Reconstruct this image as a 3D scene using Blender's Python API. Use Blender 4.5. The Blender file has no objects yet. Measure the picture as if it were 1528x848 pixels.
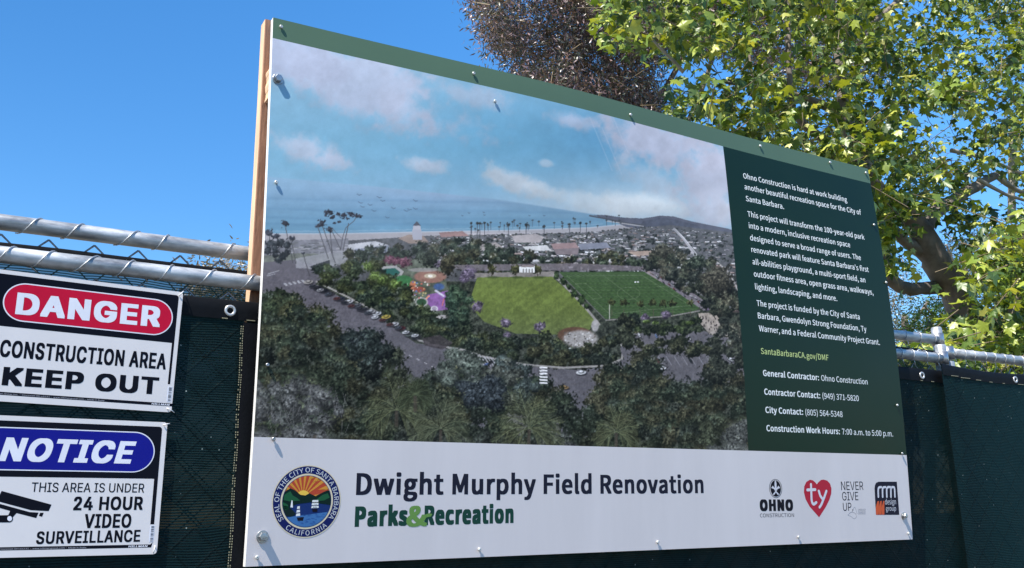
import bpy, math, random, zlib, base64
import numpy as np
from mathutils import Matrix, Vector

# ---------------------------------------------------------------- camera, sky, sun, exposure
scene = bpy.context.scene
Z0 = 1.38                                   # height of the sign's bottom edge above the ground
W0, H0, F0 = 1528.0, 848.0, 1383.815        # photograph size and focal length in its pixels
CAM = np.array([-0.51627908, -1.93773451, 0.07934015 + Z0])
FWD = np.array([0.49375938, 0.83373488, 0.24715953]); RIGHT = np.array([0.86271305, -0.50534369, -0.01881375])
FWD /= np.linalg.norm(FWD); RIGHT -= FWD * RIGHT.dot(FWD); RIGHT /= np.linalg.norm(RIGHT); UP = np.cross(RIGHT, FWD)
cam_data = bpy.data.cameras.new('camera'); cam = bpy.data.objects.new('camera', cam_data)
scene.collection.objects.link(cam); scene.camera = cam
cam_data.sensor_width = 36.0; cam_data.lens = F0 / W0 * 36.0; cam_data.clip_start = .05; cam_data.clip_end = 5000
m3 = Matrix((RIGHT, UP, -FWD)).transposed()
cam.matrix_world = Matrix.Translation(Vector(CAM)) @ m3.to_4x4()

SUN = np.array([-0.497, -0.200, 0.843]); SUN /= np.linalg.norm(SUN)
world = bpy.data.worlds.new('World'); scene.world = world; world.use_nodes = True
wn = world.node_tree; wn.nodes.clear()
sky = wn.nodes.new('ShaderNodeTexSky'); sky.sky_type = 'NISHITA'; sky.sun_disc = False
sky.sun_elevation = math.asin(SUN[2]); sky.sun_rotation = math.atan2(-SUN[0], SUN[1])
sky.altitude = 0; sky.air_density = 1.0; sky.dust_density = 0.05; sky.ozone_density = 3.0
hsv = wn.nodes.new('ShaderNodeHueSaturation'); hsv.inputs['Saturation'].default_value = 1.30
bg = wn.nodes.new('ShaderNodeBackground'); bg.inputs['Strength'].default_value = 0.125
wo = wn.nodes.new('ShaderNodeOutputWorld')
wn.links.new(sky.outputs[0], hsv.inputs['Color']); wn.links.new(hsv.outputs[0], bg.inputs[0]); wn.links.new(bg.outputs[0], wo.inputs[0])
sun_data = bpy.data.lights.new('sun', 'SUN'); sun_data.energy = 5.0; sun_data.angle = math.radians(.5); sun_data.color = (1.0, .95, .87)
sun = bpy.data.objects.new('sun', sun_data); scene.collection.objects.link(sun)
sun.rotation_euler = Vector(SUN).to_track_quat('Z', 'Y').to_euler(); sun.location = (-6, -3, 12)
vs = scene.view_settings; vs.view_transform = 'Standard'; vs.look = 'None'; vs.gamma = 1.0; vs.use_curve_mapping = False; vs.exposure = 0.85
scene.cycles.use_denoising = True
scene.cycles.max_bounces = 8; scene.cycles.transparent_max_bounces = 8

# ---------------------------------------------------------------- helpers
COL = scene.collection
BASE = {}
def ray(px, py):
    return FWD + RIGHT * ((px - W0 / 2) / F0) - UP * ((py - H0 / 2) / F0)
def at(px, py, y):
    """point of the plane y = const that the photograph shows at this pixel"""
    d = ray(px, py); return CAM + d * ((y - CAM[1]) / d[1])
def proj(P):
    q = np.asarray(P, float) - CAM; z = q @ FWD
    return W0 / 2 + (q @ RIGHT) / z * F0, H0 / 2 - (q @ UP) / z * F0, z
BW, BH = 2.0515, 1.22                        # the sign board, metres
def smooth(a, b, x):
    t = np.clip((x - a) / (b - a), 0, 1); return t * t * (3 - 2 * t)
def bow(x, z):
    """how far the sheet bulges forward; z measured from its bottom edge"""
    zc = np.clip(z, 0, BH)
    return .024 * np.sin(np.pi * zc / BH) + .026 * np.exp(-((x - .8) / .55) ** 2) * smooth(.75, 1.22, z)
def S(px, py):
    """pixel -> (x, z) on the bowed face of the board (z from its bottom edge)"""
    d = 0.0
    for _ in range(5):
        p = at(px, py, -d); d = float(bow(p[0], p[2] - Z0))
    return p[0], p[2] - Z0

def empty(name, loc, label, cat, group=None):
    o = bpy.data.objects.new(name, None); COL.objects.link(o); o.location = loc; o.empty_display_size = .1
    o['label'] = label; o['category'] = cat
    if group: o['group'] = group
    BASE[o] = np.array(loc, float); return o
def add(name, V, F, mat, parent=None, smooth_shade=False, col=None, kind=None, origin=None):
    V = np.asarray(V, np.float32).reshape(-1, 3)
    off = origin if origin is not None else (world_base(parent) if parent else np.zeros(3))
    me = bpy.data.meshes.new(name)
    if isinstance(F, np.ndarray):
        n = F.shape[1]; me.vertices.add(len(V)); me.vertices.foreach_set('co', (V - off).astype(np.float32).ravel())
        me.loops.add(F.size); me.loops.foreach_set('vertex_index', F.astype(np.int32).ravel())
        me.polygons.add(len(F)); me.polygons.foreach_set('loop_start', np.arange(0, F.size, n, dtype=np.int32)); me.polygons.foreach_set('loop_total', np.full(len(F), n, np.int32))
    else:
        me.from_pydata((V - off).tolist(), [], F)
    if col is not None:
        a = me.color_attributes.new('tint', 'FLOAT_COLOR', 'POINT')
        c = np.ones((len(V), 4), np.float32); c[:, :3] = col; a.data.foreach_set('color', c.ravel())
    if smooth_shade: me.polygons.foreach_set('use_smooth', np.ones(len(me.polygons), bool))
    me.materials.append(mat); me.update(); me.validate()
    o = bpy.data.objects.new(name, me); COL.objects.link(o)
    if parent: o.parent = parent; BASE[o] = np.array(world_base(parent))
    else: o.location = off; BASE[o] = np.array(off, float)
    if parent is not None and origin is not None: o.location = origin - world_base(parent); BASE[o] = np.array(origin, float)
    if kind: o['kind'] = kind
    return o
def world_base(o): return BASE[o]
def boxvf(x0, x1, y0, y1, z0, z1):
    V = [(x, y, z) for x in (x0, x1) for y in (y0, y1) for z in (z0, z1)]
    return V, [(0, 1, 3, 2), (4, 6, 7, 5), (0, 4, 5, 1), (2, 3, 7, 6), (0, 2, 6, 4), (1, 5, 7, 3)]
def tube(P, R, n=8, cap=True):
    """tube round a polyline, radius per point"""
    P = np.asarray(P, float); R = np.broadcast_to(np.asarray(R, float), (len(P),)); V = []; F = []
    T = np.gradient(P, axis=0); T /= np.linalg.norm(T, axis=1)[:, None] + 1e-12
    ref = np.array([0, 0, 1.]) if abs(T[0, 2]) < .9 else np.array([1., 0, 0])
    A = np.cross(T[0], ref); A /= np.linalg.norm(A)
    for k in range(len(P)):
        A = A - T[k] * A.dot(T[k]); A /= np.linalg.norm(A) + 1e-12; B = np.cross(T[k], A)
        for j in range(n):
            a = 2 * math.pi * j / n; V.append(P[k] + R[k] * (A * math.cos(a) + B * math.sin(a)))
    for k in range(len(P) - 1):
        for j in range(n):
            F.append((k * n + j, k * n + (j + 1) % n, (k + 1) * n + (j + 1) % n, (k + 1) * n + j))
    if cap: F.append(tuple(range(n))[::-1]); F.append(tuple((len(P) - 1) * n + j for j in range(n)))
    return V, F
def merge(parts):
    V = []; F = []
    for v, f in parts:
        o = len(V); V += [tuple(p) for p in v]; F += [tuple(i + o for i in q) for q in f]
    return V, F
def lathe(prof, n, c, axis_y=True):
    """profile (r, h) turned round an axis pointing at -y (towards the viewer) through c"""
    V = []; F = []
    for r, h in prof:
        for j in range(n):
            a = 2 * math.pi * j / n; V.append((c[0] + r * math.cos(a), c[1] - h, c[2] + r * math.sin(a)))
    for k in range(len(prof) - 1):
        for j in range(n): F.append((k * n + j, k * n + (j + 1) % n, (k + 1) * n + (j + 1) % n, (k + 1) * n + j))
    F.append(tuple((len(prof) - 1) * n + j for j in range(n)))
    return V, F

# ---------------------------------------------------------------- materials
def lin(c):
    c = np.asarray(c, float) / 255.0
    return tuple(np.where(c <= .04045, c / 12.92, ((c + .055) / 1.055) ** 2.4))
def mat(name, col, rough=.5, metal=0.0, spec=.5, var=0.0, vscale=8.0, bump=0.0, bscale=60.0, coord='Object', stretch=(1, 1, 1), attr=False, transl=0.0, rvar=0.0):
    m = bpy.data.materials.new(name); m.use_nodes = True; nt = m.node_tree; N = nt.nodes; L = nt.links
    b = N['Principled BSDF']; b.inputs['Roughness'].default_value = rough; b.inputs['Metallic'].default_value = metal; b.inputs['Specular IOR Level'].default_value = spec
    tc = N.new('ShaderNodeTexCoord'); mp = N.new('ShaderNodeMapping'); mp.inputs['Scale'].default_value = stretch; L.new(tc.outputs[coord], mp.inputs[0])
    if attr:
        a = N.new('ShaderNodeAttribute'); a.attribute_name = 'tint'; src = a.outputs['Color']
    else:
        a = N.new('ShaderNodeRGB'); a.outputs[0].default_value = (*col, 1); src = a.outputs[0]
    if var or rvar:
        n = N.new('ShaderNodeTexNoise'); n.inputs['Scale'].default_value = vscale; n.inputs['Detail'].default_value = 6; n.inputs['Roughness'].default_value = .62; L.new(mp.outputs[0], n.inputs['Vector'])
        mr = N.new('ShaderNodeMapRange'); mr.inputs['From Min'].default_value = .3; mr.inputs['From Max'].default_value = .7; mr.inputs['To Min'].default_value = 1 - var; mr.inputs['To Max'].default_value = 1 + var; L.new(n.outputs[0], mr.inputs[0])
        vm = N.new('ShaderNodeVectorMath'); vm.operation = 'SCALE'; L.new(src, vm.inputs[0]); L.new(mr.outputs[0], vm.inputs['Scale']); src = vm.outputs[0]
        if rvar:
            mr2 = N.new('ShaderNodeMapRange'); mr2.inputs['From Min'].default_value = .3; mr2.inputs['From Max'].default_value = .7; mr2.inputs['To Min'].default_value = rough - rvar; mr2.inputs['To Max'].default_value = rough + rvar; L.new(n.outputs[0], mr2.inputs[0]); L.new(mr2.outputs[0], b.inputs['Roughness'])
    L.new(src, b.inputs['Base Color'])
    if bump:
        n2 = N.new('ShaderNodeTexNoise'); n2.inputs['Scale'].default_value = bscale; n2.inputs['Detail'].default_value = 4; L.new(mp.outputs[0], n2.inputs['Vector'])
        bp = N.new('ShaderNodeBump'); bp.inputs['Strength'].default_value = bump; bp.inputs['Distance'].default_value = .002; L.new(n2.outputs[0], bp.inputs['Height']); L.new(bp.outputs[0], b.inputs['Normal'])
    if transl:
        t = N.new('ShaderNodeBsdfTranslucent'); mx = N.new('ShaderNodeMixShader'); mx.inputs[0].default_value = transl
        sc_ = N.new('ShaderNodeVectorMath'); sc_.operation = 'MULTIPLY'; sc_.inputs[1].default_value = (1.5, 1.35, .6); L.new(src, sc_.inputs[0]); L.new(sc_.outputs[0], t.inputs[0])
        L.new(b.outputs[0], mx.inputs[1]); L.new(t.outputs[0], mx.inputs[2]); L.new(mx.outputs[0], N['Material Output'].inputs[0])
    return m
M = {}
WHITE = .80
M['print_white'] = mat('print_white', (.65, .60, .595), .42, spec=.12, var=.045, vscale=3.0, stretch=(2.2, 1, .35), bump=.03, bscale=2.5, rvar=.06)
M['print_header'] = mat('print_header', lin((82, 106, 88)), .42, spec=.10, var=.03, vscale=3.0, bump=.03, bscale=2.5)
M['print_dark'] = mat('print_dark', lin((20, 42, 28)), .36, spec=.14, var=.10, vscale=4.0, bump=.04, bscale=2.5, rvar=.06)
M['print_photo'] = mat('print_photo', (0, 0, 0), .38, spec=.08, attr=True, bump=.03, bscale=2.5, var=.02, vscale=5)
def ink(name, c, rough=.4): 
    if name not in M: M[name] = mat(name, lin(c), rough, spec=.05, var=.04, vscale=20)
    return M[name]
M['board_edge'] = mat('board_edge', (.78, .77, .74), .6, var=.12, vscale=60, bump=.3, bscale=140)
M['plastic_white'] = mat('plastic_white', (.68, .645, .64), .4, spec=.08, var=.04, vscale=9, bump=.06, bscale=9)
M['screw'] = mat('screw', (.56, .57, .55), .32, .35, var=.1, vscale=80)
M['zinc'] = mat('zinc', (.36, .365, .37), .38, .9, var=.18, vscale=90, bump=.2, bscale=200)
M['galv'] = mat('galv', (.42, .43, .44), .52, .6, var=.5, vscale=38, bump=.15, bscale=90, stretch=(.35, 1, 1), rvar=.12)
M['wire'] = mat('wire', (.50, .51, .52), .42, .8, var=.15, vscale=40)
M['link'] = mat('link', (.20, .21, .23), .5, .7, var=.2, vscale=40)
M['wood'] = mat('wood', lin((226, 188, 152)), .75, var=.30, vscale=9, bump=.5, bscale=26, stretch=(4, 4, .35))
M['wood_shaded_face'] = mat('wood_shaded_face', lin((150, 108, 84)), .85, var=.3, vscale=12, bump=.8, bscale=40, stretch=(3, 3, .6))  # rough sawn front face, its shade from grazing sun deepened in the colour
M['hem'] = mat('hem', lin((14, 16, 20)), .6, spec=.1, var=.2, vscale=30, bump=.2, bscale=120)
M['grommet'] = mat('grommet', (.5, .5, .5), .35, .6)
M['thread'] = mat('thread', lin((150, 146, 120)), .8)
M['ziptie'] = mat('ziptie', (.7, .7, .7), .4)
M['bark'] = mat('bark', lin((118, 108, 100)), .85, var=.4, vscale=7, bump=.7, bscale=24)
M['bark_pale'] = mat('bark_pale', lin((158, 150, 138)), .85, var=.3, vscale=7, bump=.5, bscale=24)
M['twig'] = mat('twig', lin((122, 108, 86)), .85)
M['leaf'] = mat('leaf', (0, 0, 0), .42, attr=True, transl=.27, spec=.6)
M['fine_leaf'] = mat('fine_leaf', (0, 0, 0), .38, attr=True, transl=.2, spec=.6)

PRINT_GAIN = np.array([1.12, 1.06, 1.03])
def paint_aerial():
    """Flat print of the sign: an aerial view of a seaside park, drawn into a colour raster."""
    import numpy as np
    rs = np.random.RandomState(11)
    X0, Y0, SC = 360.0, 40.0, 2.0
    Wp, Hp = 1540, 1300
    img = np.zeros((Hp, Wp, 3), np.float32)
    xs = (np.arange(Wp) + .5) / SC + X0
    ys = (np.arange(Hp) + .5) / SC + Y0
    GX, GY = np.meshgrid(xs, ys)

    def up(a, h, w):
        yy = np.linspace(0, a.shape[0] - 1.001, h); xx = np.linspace(0, a.shape[1] - 1.001, w)
        y0 = yy.astype(int); x0 = xx.astype(int); fy = (yy - y0)[:, None]; fx = (xx - x0)[None]
        fy = fy * fy * (3 - 2 * fy); fx = fx * fx * (3 - 2 * fx)
        return (a[np.ix_(y0, x0)] * (1 - fx) + a[np.ix_(y0, x0 + 1)] * fx) * (1 - fy) + (a[np.ix_(y0 + 1, x0)] * (1 - fx) + a[np.ix_(y0 + 1, x0 + 1)] * fx) * fy

    def fbm(cell, octs=4, sx=1.0, pers=.55):
        o = np.zeros((Hp, Wp), np.float32); amp = 1; tot = 0
        for k in range(octs):
            c = cell / 2 ** k
            gh = max(3, int(Hp / SC / c) + 3); gw = max(3, int(Wp / SC / (c * sx)) + 3)
            o += amp * up(rs.rand(gh, gw), Hp, Wp); tot += amp; amp *= pers
        return ((o / tot - .5) * 2.4).astype(np.float32)

    nA = fbm(60, 5); nB = fbm(18, 4); nC = fbm(6, 3); nD = fbm(2.4, 2, pers=.8); nS = fbm(10, 4, sx=7); nE = fbm(3.2, 2, pers=.7)
    white = rs.rand(Hp, Wp).astype(np.float32)

    def sm(a, b, x):
        t = np.clip((x - a) / (b - a), 0, 1); return t * t * (3 - 2 * t)

    def win(x0, y0, x1, y1):
        i0 = max(0, int((y0 - Y0) * SC)); i1 = min(Hp, int((y1 - Y0) * SC) + 1)
        j0 = max(0, int((x0 - X0) * SC)); j1 = min(Wp, int((x1 - X0) * SC) + 1)
        return slice(i0, max(i0, i1)), slice(j0, max(j0, j1))

    def put(sl, col, m):
        m = np.clip(m, 0, 1)[..., None]
        img[sl] = img[sl] * (1 - m) + np.asarray(col, np.float32) * m

    def inside(px, py, P):
        r = np.zeros(px.shape, bool); n = len(P)
        for k in range(n):
            xa, ya = P[k]; xb, yb = P[(k + 1) % n]
            if ya == yb: continue
            r ^= ((ya > py) != (yb > py)) & (px < (xb - xa) * (py - ya) / (yb - ya) + xa)
        return r

    def poly(P, col, a=1.0, tex=0.0, noise=None, wob=0.0):
        P = np.asarray(P, float)
        sl = win(P[:, 0].min() - 2, P[:, 1].min() - 2, P[:, 0].max() + 2, P[:, 1].max() + 2)
        gx, gy = GX[sl], GY[sl]
        if wob: gx = gx + nC[sl] * wob; gy = gy + nE[sl] * wob
        m = inside(gx, gy, P).astype(np.float32)
        c = np.asarray(col, np.float32)
        if tex: c = c * (1 + tex * (noise if noise is not None else nC)[sl][..., None])
        put(sl, c, m * a)

    def line(p, q, w, col, a=1.0):
        (x0, y0), (x1, y1) = p, q
        sl = win(min(x0, x1) - w - 1, min(y0, y1) - w - 1, max(x0, x1) + w + 1, max(y0, y1) + w + 1)
        gx, gy = GX[sl], GY[sl]
        dx, dy = x1 - x0, y1 - y0; L2 = dx * dx + dy * dy + 1e-9
        t = np.clip(((gx - x0) * dx + (gy - y0) * dy) / L2, 0, 1)
        d = np.hypot(gx - x0 - t * dx, gy - y0 - t * dy)
        put(sl, col, a * np.clip((w / 2 - d) * SC + .5, 0, 1))

    def pline(P, w, col, a=1.0):
        for k in range(len(P) - 1): line(P[k], P[k + 1], w, col, a)

    def ell(cx, cy, rx, ry, col, a=1.0, soft=.15, nz=0.0, rot=0.0):
        R = max(rx, ry) * 1.7
        sl = win(cx - R, cy - R, cx + R, cy + R); gx, gy = GX[sl] - cx, GY[sl] - cy
        c, s = np.cos(rot), np.sin(rot); u = gx * c + gy * s; v = -gx * s + gy * c
        d = np.sqrt((u / rx) ** 2 + (v / ry) ** 2)
        if nz: d = d + nz * nB[sl] + nz * .5 * nC[sl]
        put(sl, col, a * (1 - sm(1 - soft, 1 + soft, d)))

    def tree(cx, cy, rx, ry, col, hi=1.9, lo=.34, edge=.32, fine=1.0):
        R = 1.5
        sl = win(cx - rx * R, cy - ry * R, cx + rx * R, cy + ry * R)
        gx, gy = (GX[sl] - cx) / rx, (GY[sl] - cy) / ry
        d = np.hypot(gx, gy) + edge * nC[sl] * .7 + edge * .9 * nE[sl] + edge * .9 * nD[sl]
        m = 1 - sm(.74, 1.06, d)
        lit = np.clip(.52 - .33 * gx * .6 - .42 * gy + .34 * nC[sl], 0, 1.2)
        leaf = np.clip(.5 + .5 * nD[sl] * fine + .35 * nE[sl], 0, 1.4)
        br = lo + (hi - lo) * (lit * .5 + .08) * (.15 + leaf * 1.35)
        c = np.asarray(col, np.float32)[None, None] * br[..., None]
        c = c + (np.clip(leaf - .7, 0, 1) * 62 * lit * min(1, rx / 9))[..., None] * np.array([1, 1, .85], np.float32)
        put(sl, c, m * .97)

    def wood(P, n, r, cols, ry=.85, seed=0, **k):
        P = np.asarray(P, float); rr = np.random.RandomState(seed)
        pts = []
        while len(pts) < n:
            q = P.min(0) + rr.rand(2) * (P.max(0) - P.min(0))
            if inside(np.array([q[0]]), np.array([q[1]]), P)[0]: pts.append(q)
        for q in sorted(pts, key=lambda q: q[1]):
            s = r * rr.uniform(.7, 1.3)
            tree(q[0], q[1], s, s * ry, np.array(cols[rr.randint(len(cols))]) * rr.uniform(.8, 1.15), **k)

    def car(x, y, L, ang, col):
        L *= .84; h = L * .4; c, s = np.cos(ang), np.sin(ang)
        ell(x + 1.2, y + 1.6, L * .54, h * .6, (44, 42, 46), .75, .2, rot=ang)
        ell(x, y, L * .5, h * .5, np.array(col) * .86, 1, .12, rot=ang)
        ell(x + h * .1, y - h * .14, L * .3, h * .4, np.array(col) * .34 + 14, .9, .2, rot=ang); ell(x, y - h * .26, L * .2, h * .24, np.array(col), .95, .25, rot=ang)

    # sky -------------------------------------------------------------
    t = sm(60, 330, GY); r = sm(560, 1080, GX)
    top = np.array([124, 168, 192.]); mid = np.array([106, 166, 192.]); low = np.array([148, 176, 198.]); rt = np.array([170, 176, 190.])
    base = top * (1 - t)[..., None] + mid * t[..., None]
    m = sm(200, 320, GY); base = base * (1 - m * .55)[..., None] + low * (m * .55)[..., None]
    c0 = np.exp(-(((GX - 760) / 150) ** 2 + ((GY - 185) / 75) ** 2)); base -= (c0 * 16)[..., None] * np.array([1, .45, .1])
    c0 = np.exp(-(((GX - 925) / 90) ** 2 + ((GY - 205) / 45) ** 2)); base -= (c0 * 22)[..., None] * np.array([1, .8, .45])
    c0 = np.exp(-(((GX - 935) / 150) ** 2 + ((GY - 312) / 38) ** 2)); base = base * (1 - c0 * .75)[..., None] + np.array([190, 199, 200.]) * (c0 * .75)[..., None]
    img[:] = base * (1 + .02 * nB)[..., None]

    def cloud(cx, cy, rx, ry, rot=.2, a=.8, col=(166, 170, 190), nz=.55):
        col = np.array(col) + (14, 14, 8)
        R = max(rx, ry) * 2
        sl = win(cx - R, cy - R, cx + R, cy + R); gx, gy = GX[sl] - cx, GY[sl] - cy
        c, s = np.cos(rot), np.sin(rot); u = (gx * c + gy * s) / rx; v = (-gx * s + gy * c) / ry
        d = np.hypot(u, v) + nz * nA[sl] + nz * .55 * nB[sl] + .08 * nC[sl]
        m = 1 - sm(.45, 1.15, d)
        cc = np.asarray(col, np.float32) * (1 + .05 * nB[sl] - .06 * np.clip(v, -1, 1))[..., None]
        put(sl, cc, m * a)
    cloud(545, 132, 165, 60, .28, .85, (160, 166, 190)); cloud(430, 80, 90, 40, .3, .8, (156, 164, 190)); cloud(600, 165, 55, 45, .2, .5, (163, 168, 190))
    cloud(690, 140, 75, 24, .25, .6, (158, 164, 186)); cloud(455, 222, 74, 30, .25, .8, (166, 172, 192)); cloud(490, 240, 40, 14, .2, .6)
    cloud(634, 247, 42, 16, .12, .8, (168, 174, 190)); cloud(762, 271, 66, 24, .35, .9, (168, 176, 186)); cloud(800, 282, 36, 14, .3, .6, (178, 184, 190))
    cloud(815, 244, 14, 7, .1, .7, (158, 174, 190), .3); cloud(852, 180, 38, 17, .25, .75, (158, 162, 184)); cloud(872, 300, 60, 16, .2, .6, (180, 188, 194))
    cloud(1000, 222, 95, 46, .3, .9, (164, 163, 182)); cloud(1050, 265, 70, 60, .3, .9, (168, 168, 186)); cloud(1062, 312, 46, 38, .2, .9, (170, 172, 188))
    cloud(960, 305, 75, 22, .12, .9, (192, 198, 202), .4); cloud(975, 268, 60, 30, .5, .5, (172, 178, 192)); cloud(1085, 320, 20, 26, 0, .7, (182, 182, 194), .3)
    for (x, y, l) in ((880, 175, 80), (898, 190, 70), (1010, 255, 30), (912, 168, 60)):
        line((x, y), (x + l * .42, y + l), 1.6, (176, 186, 200), .3)  # pale streaks of glare on the sheet, painted into the print
    # sea -------------------------------------------------------------
    H = [(360, 259), (407, 263), (560, 277), (740, 296), (882, 318), (935, 324)]
    hx = np.interp(GX, [p[0] for p in H], [p[1] for p in H])
    beach = np.interp(GX, [360, 500, 640, 760, 880, 960], [349, 349, 346, 344, 340, 332])
    k = np.clip((GY - hx) / np.maximum(beach - hx, 1), 0, 1)
    seaL = np.stack([146 - 58 * k ** .7, 168 - 26 * k ** .8, 192 - 22 * k], -1)
    tq = sm(600, 860, GX)[..., None]
    sea = seaL * (1 - tq) + np.stack([112 - 22 * k, 150 - 8 * k, 174 - 8 * k], -1) * tq
    sea *= (1 + .055 * nS * (.4 + k) + .02 * nC)[..., None]
    m = sm(0, 3, GY - hx) * (GY < beach) * (GX < 935)
    m = m * np.where(GX < 640, .45 + .55 * sm(262, 305, GY), 1)
    put(slice(None), sea, m)
    for (a, b) in ((300, .14), (314, .16), (326, .2), (335, .22)):
        m = np.exp(-((GY - a - (GX - 600) * .02 * (340 - a) / 40 + 2 * nA) / 2.2) ** 2) * (GX < 900) * (GY > hx + 4)
        put(slice(None), (66, 116, 152), m * b)
    m = ((GY > beach) & (GY < beach + 15) & (GX < 962)).astype(np.float32)
    put(slice(None), np.array([164, 158, 158.]) * (1 + .04 * nC)[..., None], m)
    put(slice(None), (178, 184, 190), np.exp(-((GY - beach) / .9) ** 2) * (GX < 930))
    put(slice(None), (170, 190, 202), .4 * np.exp(-((GY - beach + 3.5 + nC) / .8) ** 2) * (GX < 900))
    put(slice(None), np.array([62, 66, 54.]) * (1 + .35 * nC + .3 * nD)[..., None], ((GY > 362) | ((GY > 344) & (GX > 1060))).astype(np.float32))
    poly([(360, 364), (520, 358), (520, 396), (360, 400)], (110, 108, 108), 1, .15)
    # hills -----------------------------------------------------------
    poly([(885, 321), (905, 321), (930, 325), (960, 326), (985, 322), (1005, 323), (1030, 330), (1060, 336), (1085, 341), (1095, 344), (1100, 380), (960, 350), (915, 330)], (84, 86, 98), 1, .12)
    poly([(960, 330), (985, 325), (1005, 327), (1040, 336), (1050, 345), (1000, 348), (950, 342)], (70, 74, 86), .8, .2)
    pline([(880, 322), (905, 327), (940, 334), (960, 336)], 2.2, (70, 72, 78)); pline([(905, 330), (960, 338)], 1.4, (176, 172, 168))
    # town ------------------------------------------------------------
    poly([(360, 358), (470, 362), (640, 352), (880, 347), (1000, 336), (1100, 348), (1110, 470), (1000, 420), (700, 420), (360, 420)], (84, 84, 84), 1, .22)
    rr = np.random.RandomState(5)
    for q in range(1900):
        x = rr.uniform(640, 1098); f = rr.rand() ** 1.25
        yt = np.interp(x, [640, 880, 960, 1100], [352, 346, 337, 350]); yb = np.interp(x, [640, 830, 1000, 1100], [398, 402, 412, 470])
        y = yt + f * (yb - yt); s = .9 + 3.2 * f
        if rr.rand() < .5:
            tree(x, y, s * rr.uniform(1., 2.6), s * rr.uniform(.8, 1.4), np.array((66, 70, 64)) * rr.uniform(.7, 1.3), edge=.5, lo=.5)
        else:
            w = s * rr.uniform(.9, 2.6); h = s * rr.uniform(.35, .8); kx = rr.uniform(-.15, .35)
            c = [(182, 178, 176), (160, 154, 150), (138, 120, 112), (112, 108, 112), (204, 202, 200)][rr.randint(5)]
            poly([(x - w, y - h), (x + w, y - h + kx * s), (x + w * 1.15, y + kx * s), (x - w * .9, y)], np.array(c) * rr.uniform(.85, 1.15))
            poly([(x - w * .9, y), (x + w * 1.15, y + kx * s), (x + w * 1.1, y + h + kx * s), (x - w * .85, y + h * .9)], np.array(c) * .55)
    for (P, c) in (([(655, 347), (690, 345), (700, 352), (658, 354)], (140, 106, 98)), ([(764, 352), (800, 349), (812, 354), (806, 362), (768, 362)], (150, 140, 136)), ([(822, 364), (858, 362), (864, 370), (826, 372)], (136, 110, 106)),
                   ([(826, 372), (864, 370), (862, 380), (830, 380)], (112, 100, 100)), ([(862, 364), (905, 362), (912, 370), (866, 373)], (112, 114, 124)), ([(780, 368), (816, 366), (822, 374), (786, 375)], (176, 174, 170)),
                   ([(935, 376), (975, 374), (984, 380), (950, 382)], (150, 128, 112)), ([(980, 376), (1012, 375), (1020, 380), (990, 382)], (128, 120, 112)), ([(996, 384), (1016, 382), (1024, 388), (1000, 391)], (186, 184, 182)), ([(700, 366), (740, 362), (752, 370), (706, 376)], (140, 130, 124))):
        poly(P, c, .95, .08)
    pline([(1006, 342), (1020, 356), (1036, 380)], 3.4, (150, 146, 146)); pline([(1008, 342), (1023, 358), (1040, 380)], .7, (206, 204, 200))
    pline([(1068, 390), (1085, 404), (1098, 425), (1104, 450)], 2.2, (156, 150, 144))
    # beach palms -----------------------------------------------------
    for q in range(46):
        x = rr.uniform(700, 940); y = np.interp(x, [700, 880, 940], [346, 338, 332]) + rr.uniform(-6, 4); h = rr.uniform(4, 12) * np.interp(x, [700, 940], [1, .6])
        line((x, y), (x, y - h), .7, (60, 62, 66), .8); ell(x, y - h, rr.uniform(1.0, 2.1), rr.uniform(.8, 1.6), (52, 58, 58), .9, .3)
    for (x, y0, y1) in ((703, 352, 333), (712, 356, 333), (716, 356, 333), (723, 354, 333), (759, 352, 335), (785, 350, 336), (812, 352, 338), (850, 350, 335), (866, 346, 333), (875, 350, 334)):
        line((x, y0), (x, y1), .9, (58, 60, 62)); tree(x, y1, 2.3, 2.2, (50, 56, 54), edge=.25)
    # white chapel tower and the big roofs by the beach ------------------
    poly([(594, 356), (610, 350), (632, 352), (640, 362), (612, 364)], (150, 128, 112), 1, .1)
    poly([(615, 343), (629, 343), (630, 358), (616, 358)], (166, 164, 172)); poly([(617, 336), (627, 336), (628, 343), (616, 343)], (176, 174, 180)); poly([(616, 337), (622, 330), (628, 337)], (74, 76, 84))
    poly([(512, 366), (560, 360), (580, 366), (585, 376), (530, 378)], (188, 186, 186), 1, .1); poly([(528, 372), (580, 366), (582, 376), (532, 382)], (130, 134, 146), 1, .1)
    for q in range(9): line((535 + q * 5, 373), (535 + q * 5, 378), 2, (84, 88, 98))
    # left lots and road ------------------------------------------------
    poly([(360, 361), (520, 356), (520, 372), (470, 392), (360, 392)], (122, 120, 124), 1, .16)
    for q in range(60):
        x = rr.uniform(400, 520); y = rr.uniform(360, 385); line((x, y), (x + rr.uniform(3, 14), y - .4), rr.uniform(.6, 1.6), [(74, 78, 76), (164, 160, 160), (96, 98, 92)][rr.randint(3)])
    poly([(360, 384), (440, 378), (520, 380), (512, 394), (430, 400), (360, 392)], (104, 108, 92), .8, .2)
    poly([(360, 394), (440, 388), (475, 396), (490, 410), (470, 424), (560, 470), (620, 512), (665, 520), (700, 540), (860, 552), (935, 536), (955, 520), (940, 560), (886, 576), (888, 648), (850, 660), (700, 640), (560, 560), (470, 470), (360, 470)], (98, 93, 98), 1, .06, nB)
    poly([(440, 386), (520, 372), (540, 376), (530, 392), (470, 402), (442, 400)], (150, 148, 150), .8, .1)
    poly([(462, 398), (492, 388), (492, 396), (468, 404)], (62, 64, 66))
    for q in range(5): poly([(423 + q * 6.5, 423 - q * 1.2), (426 + q * 6.5, 422.5 - q * 1.2), (430 + q * 6.5, 426 - q * 1.2), (427 + q * 6.5, 427 - q * 1.2)], (160, 158, 160))
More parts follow.
